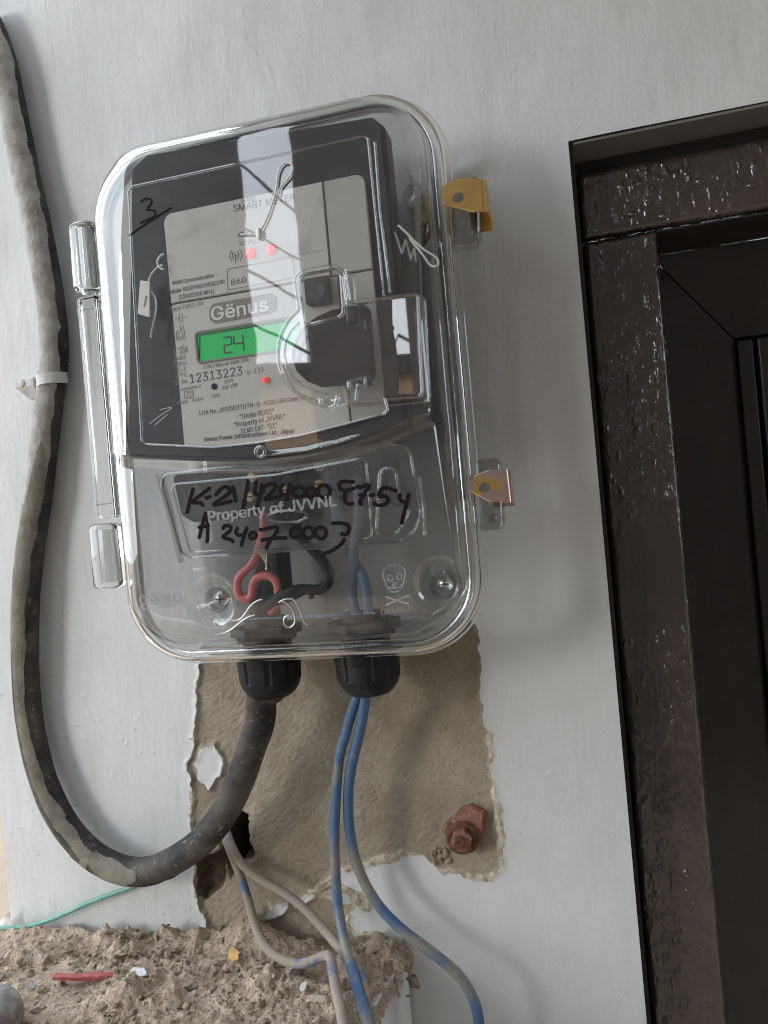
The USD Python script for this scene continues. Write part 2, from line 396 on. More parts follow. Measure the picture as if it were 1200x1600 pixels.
M['clear_solid'] = usdkit.material(stage, L + 'clear_solid', {'g': ('glass_bsdf', {'color': (0.985, 0.99, 0.985), 'IOR': 1.5, 'roughness': 0.02})}, [], surface='g.BSDF')
pane('clear_bead', (0.86, 0.87, 0.87), 0.12, rough=0.06)
pane('port_front', (0.96, 0.96, 0.96), 0.10)
pane('frosted_bead', (0.80, 0.80, 0.80), 0.14, rough=0.15, dust=0.26, dust_scale=300, dust_col=(0.75, 0.75, 0.74))

def enamel():
    nodes = {'g': ('geometry', {}), 'p': ('principled_bsdf', {'roughness': 0.12, 'specular_ior_level': 0.7, 'coat_weight': 0.8, 'coat_roughness': 0.05}),
             'nc': ('noise_texture', {'scale': 30, 'detail': 4}), 'rc': ('rgb_ramp', {'ramp': [(0.4, (0.036, 0.027, 0.023)), (0.65, (0.050, 0.037, 0.032))]}),
             'm1': ('mapping', {'scale': (1, 1, 0.12)}), 'n1': ('noise_texture', {'scale': 150, 'detail': 3}), 'b1': ('bump', {'strength': 0.55, 'distance': 0.003}),
             'm2': ('mapping', {'scale': (1, 1, 0.55)}), 'n2': ('noise_texture', {'scale': 165, 'detail': 2, 'distortion': 0.0}), 'r2': ('rgb_ramp', {'ramp': [(0.42, (0, 0, 0)), (0.58, (0.22, 0.22, 0.22)), (0.80, (1, 1, 1))]}),
             'nm': ('noise_texture', {'scale': 11, 'detail': 2}), 'rm': ('rgb_ramp', {'ramp': [(0.25, (0.12, 0.12, 0.12)), (0.72, (1, 1, 1))]}), 'mm': ('mix_color', {'blend_type': 'multiply', 'fac': 1.0}),
             'b2': ('bump', {'strength': 0.9, 'distance': 0.0045})}
    links = [('g.position', k + '.vector') for k in ('nc', 'm1', 'm2', 'nm')] + [('nc.fac', 'rc.fac'), ('rc.color', 'p.base_color'), ('m1.vector', 'n1.vector'), ('n1.fac', 'b1.height'), ('m2.vector', 'n2.vector'), ('n2.fac', 'r2.fac'),
             ('nm.fac', 'rm.fac'), ('r2.color', 'mm.a'), ('rm.color', 'mm.b'), ('mm.result', 'b2.height'), ('b1.normal', 'b2.normal'), ('b2.normal', 'p.normal')]
    M['frame_paint'] = usdkit.material(stage, L + 'frame_enamel', nodes, links, surface='p.BSDF')
enamel()

# ------------------------------------------------------------------ the street that the clear cover mirrors
def ground_sheet():
    return trimesh.Trimesh([(-60, -60, 0), (60, -60, 0), (60, 60, 0), (-60, 60, 0)], [(0, 1, 2), (0, 2, 3)])
tag(obj('ground', ground_sheet(), 'ground_soil'), 'dusty brown soil of the lane', kind='structure')

def house(name, label, corners, h, mat, roof=0.25):
    """A plain lane house of the given plan corners (anticlockwise from above) and height."""
    t = thing(name, label, 'house', (float(np.mean([c[0] for c in corners])), float(np.mean([c[1] for c in corners])), 0))
    p = Polygon(corners)
    m = trimesh.creation.extrude_polygon(p, h, engine='earcut')
    obj('wall', m, mat, t, smooth=False)
    r = trimesh.creation.extrude_polygon(p.buffer(0.12, join_style=2), roof, engine='earcut'); r.apply_translation((0, 0, h + 0.002))
    obj('roof', r, 'house_brown', t, smooth=False)
    return t

# ------------------------------------------------------------------ the painted wall
X_END, X_OPEN, Z_OPEN = -0.4455, 0.0078, 1.7125
wall = thing('wall', 'pale grey painted plaster wall with a bare cement patch, behind the meter box', 'wall', (-0.2, 0, 0))
STEP = 0.0014
patch_px = [(313, 1012), (310, 1060), (304, 1120), (303, 1168), (292, 1200), (300, 1235), (297, 1280), (308, 1330), (303, 1380), (312, 1420), (322, 1445), (345, 1475), (480, 1480),
            (600, 1500), (612, 1512), (640, 1515), (646, 1490), (628, 1475), (600, 1470), (590, 1462), (560, 1440), (540, 1425), (556, 1415), (574, 1418), (562, 1398), (545, 1386), (520, 1382), (487, 1404), (455, 1425),
            (478, 1400), (512, 1375), (532, 1362), (560, 1356), (588, 1346), (625, 1336), (662, 1338), (684, 1361), (716, 1366), (742, 1376), (766, 1375), (782, 1355), (783, 1320), (778, 1260),
            (774, 1222), (762, 1195), (768, 1172), (758, 1130), (750, 1060), (748, 1000), (742, 968), (700, 1004), (600, 1008), (400, 1010)]
# the patch starts behind the box
patch = Polygon([xz(*q, 0) for q in patch_px]).buffer(0)
whites = [Polygon([xz(*q, 0) for q in ring]).buffer(0) for ring in (
    [(312, 1172), (335, 1160), (346, 1185), (345, 1210), (326, 1232), (312, 1222), (306, 1196)],
    [(425, 1418), (450, 1406), (452, 1416), (430, 1434), (418, 1436)],
    [(500, 1398), (540, 1392), (585, 1440), (600, 1462), (560, 1462), (540, 1440), (548, 1420), (520, 1410)])]
hole = Polygon([xz(*q, 0) for q in [(368, 1268), (384, 1276), (386, 1300), (391, 1318), (396, 1340), (388, 1352), (378, 1350), (372, 1362), (360, 1374), (350, 1360), (340, 1330), (348, 1300)]])
recess = Polygon([xz(*q, 0) for q in [(303, 1345), (352, 1325), (352, 1372), (345, 1392), (318, 1412), (306, 1400)]])

def sheet(xs, zs):
    X, Z = np.meshgrid(xs, zs)
    V = np.stack([X.ravel(), np.zeros(X.size), Z.ravel()], 1)
    i, j = np.meshgrid(np.arange(len(zs) - 1), np.arange(len(xs) - 1), indexing='ij')
    a = i * len(xs) + j
    return V, np.stack([a, a + 1, a + 1 + len(xs), a + len(xs)], -1).reshape(-1, 4)

def relief(V):
    x, z = V[:, 0], V[:, 2]
    P = np.c_[x, np.zeros(len(x)), z]
    y = (fbm(P * (9, 9, 7), 3, 3) - 0.5) * 0.006 + (fbm(P * (120, 1, 22), 3, 11) - 0.5) * 0.00035
    w = noise(P * 290, 5)
    y -= np.clip(w - 0.86, 0, 1) * 0.0040 * (noise(P * 24, 8) > 0.5)          # grit under the paint
    lump = at(735, 262, 0)                                                      # a trowel lump by the upper latch
    d2 = ((x - lump[0]) / 0.012) ** 2 + ((z - lump[2]) / 0.006) ** 2
    y -= 0.0022 * np.exp(-d2) - 0.002 * np.exp(-((x - lump[0]) / 0.01) ** 2 - ((z - lump[2] + 0.007) / 0.004) ** 2)
    return y, P

FINE = 0.0009
xs_ = np.r_[np.arange(X_END, -0.335, 0.0019), np.arange(-0.335, -0.055, FINE), np.arange(-0.055, X_OPEN - 0.0005, 0.0019), X_OPEN]
zs_ = np.r_[np.arange(1.12, 1.435, FINE), np.arange(1.435, Z_OPEN - 0.0005, 0.0019), Z_OPEN]
V, Q = sheet(xs_, zs_)
y, P = relief(V)
near = (V[:, 0] > -0.34) & (V[:, 0] < -0.05) & (V[:, 2] < 1.46)
sd = np.full(len(V), 0.1)
pts = shapely.points(V[near][:, 0], V[near][:, 2])
def sdist(pg, pts, V):
    d = shapely.distance(pg.boundary, pts)
    return np.where(shapely.contains_xy(pg, V[:, 0], V[:, 2]), -d, d)
jag = (fbm(P[near] * 110, 4, 21) - 0.5) * 0.0058
dpatch = sdist(patch, pts, V[near]) + jag
for wpg in whites:
    dpatch = np.maximum(dpatch, -(sdist(wpg, pts, V[near]) + jag))
sd[near] = dpatch
S2 = sd.reshape(len(zs_), len(xs_))
gz2, gx2s = np.gradient(S2, zs_, xs_)
g2 = np.maximum(gx2s ** 2 + gz2 ** 2, 0.25).ravel()
mv = np.abs(sd) < FINE * 0.6
V[mv, 0] -= (sd * gx2s.ravel() / g2)[mv]; V[mv, 2] -= (sd * gz2.ravel() / g2)[mv]
dh = np.full(len(V), 0.1); dh[near] = sdist(hole, pts, V[near]) + jag * 0.8
dr = np.full(len(V), 0.1); dr[near] = sdist(recess, pts, V[near]) + jag * 0.5
inside = np.clip(-sd / 0.0022, 0, 1)
rough_c = (fbm(P * 420, 3, 31) - 0.5) * 0.0013 + (fbm(P * 60, 3, 33) - 0.5) * 0.0014
y = y * (1 - 0.6 * inside) + inside * (0.0019 + rough_c)
band = np.exp(-(sd / 0.0022) ** 2)
y -= band * (noise(P * 200, 41) * 0.0013)                                        # flaking lip of the paint
y += np.clip(-dh / 0.006, 0, 1) * 0.034 + np.clip(-dr / 0.003, 0, 1) * 0.007
V[:, 1] = y
def faces(mask_q):
    f = Q[mask_q]
    u, inv = np.unique(f, return_inverse=True)
    return (V[u], inv.reshape(-1, 4))
def qmean(a):
    return a[Q].mean(1)
qs, qh, qr = qmean(sd), qmean(dh), qmean(dr)
lip = (qs < 0.0026 * (-0.15 + 1.4 * noise(V[Q].mean(1) * 70, 51))) & (qs > -0.0036 * (noise(V[Q].mean(1) * 80, 52))) & (V[Q].mean(1)[:, 2] < xz(600, 1150, 0)[1])
lip &= ~((V[Q].mean(1)[:, 0] < xz(480, 1400, 0)[0]) & (V[Q].mean(1)[:, 2] < xz(300, 1300, 0)[1]))
ix0, iz0 = xz(352, 1236, 0); ix1, iz1 = xz(298, 1156, 0)
qc = V[Q].mean(1)
lip &= ~((qc[:, 0] < ix0) & (qc[:, 2] > iz0) & (qc[:, 2] < iz1) & (qs > -1))
is_hole = (qh < -0.0006) | (qr < -0.0005)
is_lip = lip & ~is_hole
is_cem = (qs < 0) & ~is_lip & ~is_hole
obj('plaster', faces(~(is_cem | is_lip | is_hole)), 'wall_paint', wall, smooth=True)
obj('cement_patch', faces(is_cem), 'cement', wall, smooth=True, label='bare brown cement patch under the meter box')
obj('flaked_edge', faces(is_lip), 'lime', wall, smooth=True, label='crusty whitish broken paint edge round the cement patch')
obj('hole', faces(is_hole), 'hole_soil', wall, smooth=True, label='dark broken hole where the dusty wires come out')
V2, Q2 = sheet(np.r_[np.arange(X_END, X_OPEN, 0.003), X_OPEN, np.arange(X_OPEN + 0.003, 0.26, 0.003)], np.arange(Z_OPEN, 1.96, 0.0028))
y2, _ = relief(V2)
V2[:, 1] = y2
obj('plaster', (V2, Q2), 'wall_paint', wall, smooth=True)
# the rest of the wall: above, below, over the door and beyond it, and its end face at the corner
zt, zb = V2[:, 2].max(), 1.12
for lo, hi in (((X_END, 0.0015, zt), (1.9, 0.02, 6.5)), ((X_END, 0.0015, 0), (X_OPEN, 0.02, zb)), ((0.257, 0.0015, Z_OPEN), (1.9, 0.02, zt)), ((0.90, 0.0015, 0), (1.9, 0.02, Z_OPEN)),
               ((X_END, 0.05, 0), (X_OPEN - 0.0006, 0.22, Z_OPEN)), ((X_END, 0.02, Z_OPEN), (1.9, 0.22, 6.5)), ((0.9, 0.02, 0), (1.9, 0.22, Z_OPEN))):
    obj('masonry', bx(lo, hi), 'wall_paint', wall, smooth=False)
# reveal of the door opening
zz = np.arange(0.0, Z_OPEN, 0.02)
obj('reveal', bx((X_OPEN, 0.003, 0), (X_OPEN + 0.0026, 0.06, Z_OPEN - 0.0005)), 'gap_and_shade_black', wall, smooth=False)
obj('reveal', bx((X_OPEN + 0.0028, 0.002, Z_OPEN - 0.002), (0.9, 0.06, Z_OPEN - 0.0004)), 'shaded_reveal_grey', wall, smooth=False)

# ------------------------------------------------------------------ door frame and door
YF = 0.024
frame = thing('door_frame', 'dark brown glossy painted wooden door frame right of the meter box', 'door frame', (0.4, YF, 0))
fx0, fx1 = X_OPEN + 0.0028, xz(1031, 400, YF)[0]
fz0, fz1 = xz(1100, 343, YF)[1], Z_OPEN - 0.010
def plank(x0, x1, z0, z1, yf, yb, r, wob, step=0.004):
    """A timber face with worn, wavy arrises."""
    xs, zs = np.arange(x0, x1 + step / 2, step), np.arange(z0, z1 + step / 2, step)
    xs, zs = np.linspace(x0, x1, len(xs)), np.linspace(z0, z1, len(zs))
    Vp, Qp = sheet(xs, zs)
    dx = np.minimum(Vp[:, 0] - x0, x1 - Vp[:, 0]); dz = np.minimum(Vp[:, 2] - z0, z1 - Vp[:, 2])
    e = np.clip(1 - np.minimum(dx, dz) / r, 0, 1)
    Vp[:, 1] = yf + (1 - np.sqrt(1 - e ** 2)) * r + (fbm(Vp * (40, 1, 12), 3, 61) - 0.5) * wob
    n = len(Vp)
    bk = Vp.copy(); bk[:, 1] = yb
    nx = len(xs)
    ring = np.r_[np.arange(nx), np.arange(1, len(zs)) * nx + nx - 1, (len(zs) - 1) * nx + np.arange(nx - 2, -1, -1), np.arange(len(zs) - 2, 0, -1) * nx]
    side = np.c_[ring, np.roll(ring, -1), np.roll(ring, -1) + n, ring + n]
    return np.vstack([Vp, bk]), np.vstack([Qp, side[:, ::-1]])
obj('jamb', plank(fx0, fx1, 0.35, fz0 - 0.0008, YF, 0.12, 0.004, 0.0016, 0.0022), 'frame_paint', frame, smooth=60)
obj('head', plank(fx0, 0.88, fz0, fz1, YF, 0.12, 0.004, 0.0016, 0.0022), 'frame_paint', frame, smooth=60)
obj('gap', bx((fx0, YF + 0.006, fz1 + 0.0004), (0.9, 0.058, Z_OPEN - 0.0022)), 'gap_and_shade_black', frame, smooth=False)
obj('jamb', bx((0.84, YF, 0.0), (0.88, 0.12, fz0 - 0.001)), 'frame_paint', frame, smooth=False)
nb = []
for q in [(1093, 284), (1174, 290), (988, 335), (1036, 338)]:
    p = at(*q, YF); s = trimesh.creation.icosphere(2, 0.0026); s.vertices *= (1.1, 0.6, 0.8); nb.append(moved(s, p))
for q in nb:
    obj('nail_head', q, 'frame_paint', frame)
obj('painted_head_shade', bx((fx1 + 0.0005, YF + 0.004, fz0 - 0.0016), (0.838, 0.078, fz0 - 0.0006)), 'gap_and_shade_black', frame, smooth=False)  # thin black slab that paints in the shade under the door head
YL = 0.082
door = thing('door', 'very dark brown panelled door leaf deep inside the frame', 'door', (0.45, YL, 0))
lx, lz = xz(1152, 523, YL)
mx, mz = fx1 + 0.001, fz0 - 0.001
ly = YL + 0.012
dz0, dx1 = 0.02, 0.838
obj('top_rail', trimesh.Trimesh([(mx, YL, mz), (dx1, YL, mz), (dx1, ly, lz), (lx, ly, lz)], [(0, 2, 1), (0, 3, 2)], process=False), 'door_paint', door, smooth=False)
obj('stile', trimesh.Trimesh([(mx - 0.0, YL, mz - 0.0016), (lx, ly, lz - 0.0016), (lx, ly, dz0), (mx, YL, dz0)], [(0, 2, 1), (0, 3, 2)], process=False), 'door_paint', door, smooth=False)
bw = 0.118
obj('board', rbox((lx + 0.0008, ly - 0.005, dz0), (lx + 0.0105, ly + 0.02, lz - 0.0026), 0.0012), 'door_paint', door)
lx += 0.0115
for k in range(6):
    a = lx + 0.002 + k * bw
    if a + bw - 0.003 < dx1:
        obj('board', rbox((a, ly - 0.004, dz0), (a + bw - 0.003, ly + 0.02, lz - 0.002), 0.002), 'door_paint', door)
obj('back', bx((mx, ly + 0.021, 0.01), (dx1, ly + 0.03, mz)), 'gap_and_shade_black', door, smooth=False)

# ------------------------------------------------------------------ ledge, dirt and what lies on it
ZL = 1.213
ledge = thing('concrete_ledge', 'grey painted concrete ledge buried in dirt under the meter box', 'ledge', (-0.4, -0.1, 0.9))
foot = Polygon([(-0.1375, -0.0035), (-0.1465, -0.052), (-0.172, -0.098), (-0.205, -0.30), (-0.75, -0.30), (-0.75, -0.0035), (-0.4455, -0.0035)])
lm = trimesh.creation.extrude_polygon(foot, ZL - 0.001 - 0.75, engine='earcut'); lm.apply_translation((0, 0, 0.75))
lm = trimesh.Trimesh(*trimesh.remesh.subdivide_to_size(lm.vertices, lm.faces, 0.012), process=True)
obj('block', lm, 'wall_paint', ledge, smooth=40)
# dirt
gx, gy = np.r_[np.arange(-0.66, -0.46, 0.003), np.arange(-0.46, -0.118, 0.0010)], np.r_[np.arange(-0.24, -0.13, 0.003), np.arange(-0.13, 0.0045, 0.0010)]
GX, GY = np.meshgrid(gx, gy)
G = np.c_[GX.ravel(), GY.ravel(), np.zeros(GX.size)]
gjag = (fbm(G * 140, 3, 83) - 0.5) * 0.008
dedge = gjag * (G[:, 0] > -0.21) + sdist(foot.buffer(0.0), shapely.points(G[:, 0], G[:, 1]), np.c_[G[:, 0], G[:, 0], G[:, 1]])
def clump(x, y, s, h):
    return h * np.exp(-(((G[:, 0] - x) / s) ** 2 + ((G[:, 1] - y) / (0.8 * s)) ** 2))
lump = np.clip(fbm(G * 75, 4, 71) - 0.45, 0, 1) * 0.020
hgt = 0.002 + (fbm(G * 22, 4, 73) - 0.5) * 0.010 + lump * np.clip((noise(G * 14, 75) - 0.3) * 4, 0, 1) + (fbm(G * 240, 4, 77) - 0.5) * 0.0050 + (noise(G * 520, 78) - 0.5) * 0.0012
hgt += 0.005 * np.exp(-np.abs(G[:, 1]) / 0.012)                                   # banked up along the wall
for q, s, h in (((165, 1462), 0.010, 0.009), ((185, 1480), 0.008, 0.008), ((255, 1472), 0.011, 0.010), ((390, 1475), 0.013, 0.014), ((455, 1440), 0.016, 0.012), ((200, 1560), 0.018, 0.008),
                ((430, 1530), 0.020, 0.010), ((590, 1482), 0.010, 0.010), ((635, 1500), 0.010, 0.006), ((560, 1560), 0.012, 0.006)):
    p = atz(*q, ZL + 0.006)
    hgt += clump(p[0], p[1], s, h) * (0.6 + 0.8 * noise(G * 160, 79))
for (px0, s, h) in ((330, 0.03, 0.005), (420, 0.03, 0.008)):
    p = at(px0, 1430, 0.0)
    hgt += clump(p[0], 0.0, s, h)
slope = np.clip((dedge + 0.004) / 0.010, 0, 3)
hgt -= slope * 0.012 + np.clip(dedge, 0, 1) * 0.6
hgt = np.where(dedge < -0.003, np.maximum(hgt, 0.0012), hgt)
G[:, 2] = ZL + hgt
i, j = np.meshgrid(np.arange(len(gy) - 1), np.arange(len(gx) - 1), indexing='ij')
a = (i * len(gx) + j).ravel()
DQ = np.stack([a, a + 1, a + 1 + len(gx), a + len(gx)], -1)
keep = (dedge[DQ].mean(1) < 0.0036)
uq, inv = np.unique(DQ[keep], return_inverse=True)
tag(obj('dirt', (G[uq], inv.reshape(-1, 4)), 'dirt', smooth=True), 'dusty brown dirt and rubble heaped along the ledge', kind='stuff')
dirt_h = lambda x, y: float(G[np.argmin((G[:, 0] - x) ** 2 + (G[:, 1] - y) ** 2), 2])
def on_dirt(px, py):
    z = ZL + 0.004
    for _ in range(4):
        p = atz(px, py, z); z = dirt_h(p[0], p[1])
    return np.array([p[0], p[1], z])
def shard(r, seed, squash=(1, 1, 0.6), sub=1, rough=0.35):
    m = trimesh.creation.icosphere(sub, r)
    m.vertices *= 1 + (noise(m.vertices / r * 1.3 + seed * 3.1, seed) - 0.5)[:, None] * 2 * rough
    m.vertices *= squash
    m.apply_transform(trimesh.transformations.rotation_matrix(seed * 1.7, (0, 0, 1)))
    return m
stones, clods = [], []
for k in range(900):
    x, yy = rng.uniform(-0.6, -0.15), -0.16 + 0.158 * rng.random()
    if not foot.contains(Point(x, yy)): continue
    z = dirt_h(x, yy)
    s = shard(0.0004 + 0.0013 * rng.random() ** 2, k, (1, rng.uniform(0.6, 1), rng.uniform(0.4, 0.9)))
    (stones if k % 3 else clods).append(moved(s, (x, yy, z + 0.0002)))
for q, n, sp in (((120, 1500), 60, 0.03), ((330, 1560), 80, 0.035), ((240, 1500), 50, 0.03), ((165, 1465), 26, 0.009), ((190, 1482), 18, 0.007), ((258, 1474), 26, 0.009), ((395, 1470), 26, 0.011), ((200, 1562), 34, 0.015), ((430, 1530), 40, 0.017), ((590, 1480), 26, 0.011), ((500, 1560), 26, 0.015), ((630, 1505), 14, 0.007)):
    p = on_dirt(*q)
    for k in range(n):
        x, yy = p[0] + rng.normal(0, sp), min(p[1] + rng.normal(0, sp * 0.8), -0.002)
        clods.append(moved(shard(0.0008 + 0.0030 * rng.random() ** 2.2, k + 7, (1, rng.uniform(0.5, 1), rng.uniform(0.4, 0.8)), 2, 0.8), (x, yy, dirt_h(x, yy) + 0.0004)))
tag(obj('gravel', cat_(stones), 'pebble', smooth=False), 'tiny pale grit scattered over the dirt', kind='stuff')
tag(obj('dirt_clods', cat_(clods), 'clod', smooth=40), 'small dark crumbs of soil in heaps on the dirt', kind='stuff')
def single(name, mesh, mat, label, cat, smooth=30, group=None):
    c = mesh.bounds.mean(0); c[2] = mesh.bounds[0][2]
    t = UsdGeom.Xform.Define(stage, '/World/_') if False else None
    return tag(obj(name, mesh, mat, smooth=smooth), label, cat, group)
# the red strip
p0, p1 = on_dirt(88, 1541), on_dirt(178, 1524)
ln = np.linalg.norm((p1 - p0)[:2]); ang = math.atan2(p1[1] - p0[1], p1[0] - p0[0])
st = trimesh.creation.box((ln, 0.0046, 0.0022)); st = st.subdivide().subdivide().subdivide()
st.vertices += (noise(st.vertices * 420, 3) - 0.5)[:, None] * (0.0003, 0.0012, 0.0012) + np.c_[np.zeros(len(st.vertices)), np.sin(st.vertices[:, 0] * 90) * 0.0006, 0.0007 * (np.sin(st.vertices[:, 0] * 1400) > 0)]
st.apply_transform(trimesh.transformations.rotation_matrix(ang, (0, 0, 1)))
single('plastic_strip', moved(st, (p0 + p1) / 2 + (0, 0, 0.0025)), 'red_plastic', 'faded red ribbed strip lying on the dirt', 'strip')
def flake(c_px, size, seed, thick=0.0006, tilt=0.25, n=9):
    c = on_dirt(*c_px)
    r = np.random.default_rng(seed)
    th = np.sort(r.uniform(0, 2 * np.pi, n))
    pg = Polygon(np.c_[np.cos(th) * size[0] * r.uniform(0.7, 1.1, n), np.sin(th) * size[1] * r.uniform(0.7, 1.1, n)]).buffer(0)
    m = trimesh.creation.extrude_polygon(pg if pg.geom_type == 'Polygon' else max(pg.geoms, key=lambda g: g.area), thick, engine='earcut')
    m.apply_transform(trimesh.transformations.rotation_matrix(tilt, (1, 0.3, 0)))
    return moved(m, c + (0, 0, 0.0022))
single('paint_flake', flake((216, 1527), (0.0062, 0.0034), 4, tilt=0.5), 'white_flake', 'white paint chip right of the red strip', 'paint chip')
single('petal', flake((364, 1482), (0.0042, 0.0042), 9, 0.0008, 0.7, 12), 'petal', 'dry orange petal on the dirt under the wires', 'petal')
single('leaf_scrap', flake((46, 1545), (0.0050, 0.0028), 12, tilt=0.4), 'stone_grey', 'dull grey dry scrap left of the red strip', 'scrap')
single('paint_flake', flake((500, 1570), (0.0050, 0.0024), 22, tilt=0.9), 'pebble', 'beige upright chip between the wires at the bottom', 'chip')
single('paint_flake', flake((474, 1548), (0.0022, 0.0038), 31, tilt=0.6), 'white_flake', 'small pale chip left of the dusty wire bend', 'chip')
pc = on_dirt(2, 1600)
rs = trimesh.creation.icosphere(4, 0.0215); rs.vertices *= 1 + (fbm(rs.vertices * 60, 3, 5) - 0.5)[:, None] * 0.16; rs.vertices *= (1, 0.9, 0.75)
single('stone', moved(rs, pc + (-0.006, -0.004, 0.006)), 'stone_grey', 'rounded grey stone at the lower left corner of the ledge', 'stone')
sp = []
for pp in ([(0, 1440), (14, 1424), (16, 1424), (12, 1446), (11, 1470), (4, 1466), (-8, 1462), (-20, 1452)],):
    sp.append(prism(Polygon([xz(*q, -0.006) for q in pp]).buffer(0), -0.006, -0.0066))
mm = cat_(sp).subdivide().subdivide(); mm.vertices[:, 1] += (noise(mm.vertices * 200, 3) - 0.5) * 0.006
single('plastic_scrap', mm, 'white_flake', 'torn white plastic scrap at the wall corner by the green wire', 'scrap')

# ------------------------------------------------------------------ the clear meter box
YR = -0.060                                        # front plane of the cover flange
YFR = -0.095                                       # front panel
RX0, RX1 = -0.2795, -0.0588
RZ0, RZ1 = 1.4195, 1.7340
RR = 0.043
bxm = thing('meter_box', 'clear plastic meter box on the grey wall with black handwriting on its cover', 'meter box', (-0.17, 0, RZ0))
def loop(d, y, grow=0.0, n=28, side=70):
    p = rrect(RX0 + d - grow, RX1 - d + grow, RZ0 + d - grow, RZ1 - d + grow, RR - d, n, side)
    return np.c_[p[:, 0], np.full(len(p), y), p[:, 1]]
def flange(prof):
    return rings([loop(d, y) for d, y in prof], closed=True)
obj('base_flange', flange([(-0.0018, -0.0485), (-0.0025, -0.0495), (-0.0025, -0.0535), (-0.0018, -0.0545), (0.0045, -0.0545), (0.005, -0.054), (0.005, -0.049), (0.0045, -0.0485)]), 'clear_solid', bxm, smooth=60)
obj('cover_flange', flange([(0.0006, -0.0560), (0.0, -0.0568), (0.0, -0.0608), (0.0010, -0.0624), (0.0028, -0.0636), (0.0050, -0.0640), (0.0066, -0.0632), (0.0072, -0.0615), (0.0072, -0.0575), (0.0066, -0.0562)]), 'clear_solid', bxm, smooth=60)
obj('base', rings([loop(0.0035, -0.0483), loop(0.005, -0.03), loop(0.0075, -0.012), loop(0.0105, -0.0075), loop(0.016, -0.006)]), 'clear_side', bxm, smooth=60)
bp = loop(0.016, -0.006)
obj('back_panel', prism(Polygon(bp[:, [0, 2]]), -0.0045, -0.006), 'clear_back', bxm, smooth=False)
# cover shell: flange ring -> sloping sides -> front panel
front_px = [(196, 262), (222, 240), (560, 181), (592, 184), (606, 215), (618, 300), (640, 460), (655, 620), (678, 720), (700, 830), (706, 900), (690, 940), (640, 952), (300, 968), (240, 952), (212, 915), (200, 700)]
front_poly = Polygon([xz(*q, YFR) for q in front_px]).buffer(-0.014).buffer(0.014, quad_segs=10)
outer = loop(0.0073, YR - 0.001, n=40, side=110)
ctr = np.array([(RX0 + RX1) / 2 + 0.008, (RZ0 + RZ1) / 2])
def to_front(o):
    """Where the ray from the centre through each flange point crosses the front panel's outline."""
    out = []
    for x, z in o[:, [0, 2]]:
        d = np.array([x, z]) - ctr
        s = LineString([ctr, ctr + d * 1.2]).intersection(front_poly)
        c = np.array(s.coords)
        out.append(c[np.argmax(np.linalg.norm(c - ctr, axis=1))])
    return np.array(out)
inner = to_front(outer)
crease = np.array([xz(*q, YFR) for q in [(150, 712), (195, 719), (300, 727), (400, 727), (480, 718), (533, 706), (600, 682), (640, 662), (700, 640)]])
screws_px = [(337, 938), (692, 915)]
def front_y(x, z):
    zc = np.interp(x, crease[:, 0], crease[:, 1])
    s = np.clip((zc - z) / 0.0075 + 0.5, 0, 1); s = s * s * (3 - 2 * s)
    y = YFR + 0.0055 * s
    g = np.exp(-(((z - zc) - 0.001) / 0.003) ** 2)
    y -= 0.0012 * g                                                               # rolled crest
    for q in screws_px:
        c = at(*q, YFR + 0.012)
        d = np.hypot(x - c[0], z - c[2])
        t = np.clip(1 - d / 0.016, 0, 1); y += 0.020 * t * t * (3 - 2 * t)
    b = np.clip((1.468 - z) / 0.045, 0, 1)                                           # the foot of the cover leans back
    return y + 0.014 * b * b
shell = [outer]
T = np.linspace(0, 1, 34)[1:]
for t in T:
    a = t * math.pi / 2
    w, hgt = 1 - math.cos(a) ** 1.0, math.sin(a)
    p = outer[:, [0, 2]] * (1 - w) + inner * w
    fy = front_y(p[:, 0], p[:, 1])
    yy = outer[:, 1] * (1 - hgt) + fy * hgt
    shell.append(np.c_[p[:, 0], yy, p[:, 1]])
for s in np.linspace(1, 0, 62)[1:-1]:
    p = ctr + (inner - ctr) * s
    shell.append(np.c_[p[:, 0], front_y(p[:, 0], p[:, 1]), p[:, 1]])
cm = rings(shell)
obj('cover', cm, 'clear_cover', bxm, smooth=True)
FY = YFR - 0.0005
# raised lines on the cover: the window outline, the terminal panel
def bead(px, w, Y=YFR - 0.0002, closed=False, r=0.0):
    p = np.array([xz(*q, Y) for q in px])
    pts3 = np.c_[p[:, 0], np.full(len(p), Y), p[:, 1]]
    dense = []
    for a, b in zip(pts3[:-1], pts3[1:]):
        n = max(2, int(np.linalg.norm(b - a) / 0.003))
        dense.append(a + (b - a) * np.linspace(0, 1, n, endpoint=False)[:, None])
    dense.append(pts3[-1:])
    return tube(np.vstack(dense), w, 6, raw=True)
obj('window_bead', bead([(222, 690), (211, 480), (201, 300), (206, 292), (568, 213), (575, 217), (600, 462)], 0.0007), 'clear_bead', bxm)
obj('window_bead', bead([(586, 222), (594, 330), (610, 458)], 0.0008), 'clear_bead', bxm)
obj('window_bead', bead([(222, 690), (228, 694), (333, 699), (400, 692), (470, 680), (533, 664), (600, 646)], 0.0006), 'clear_bead', bxm)
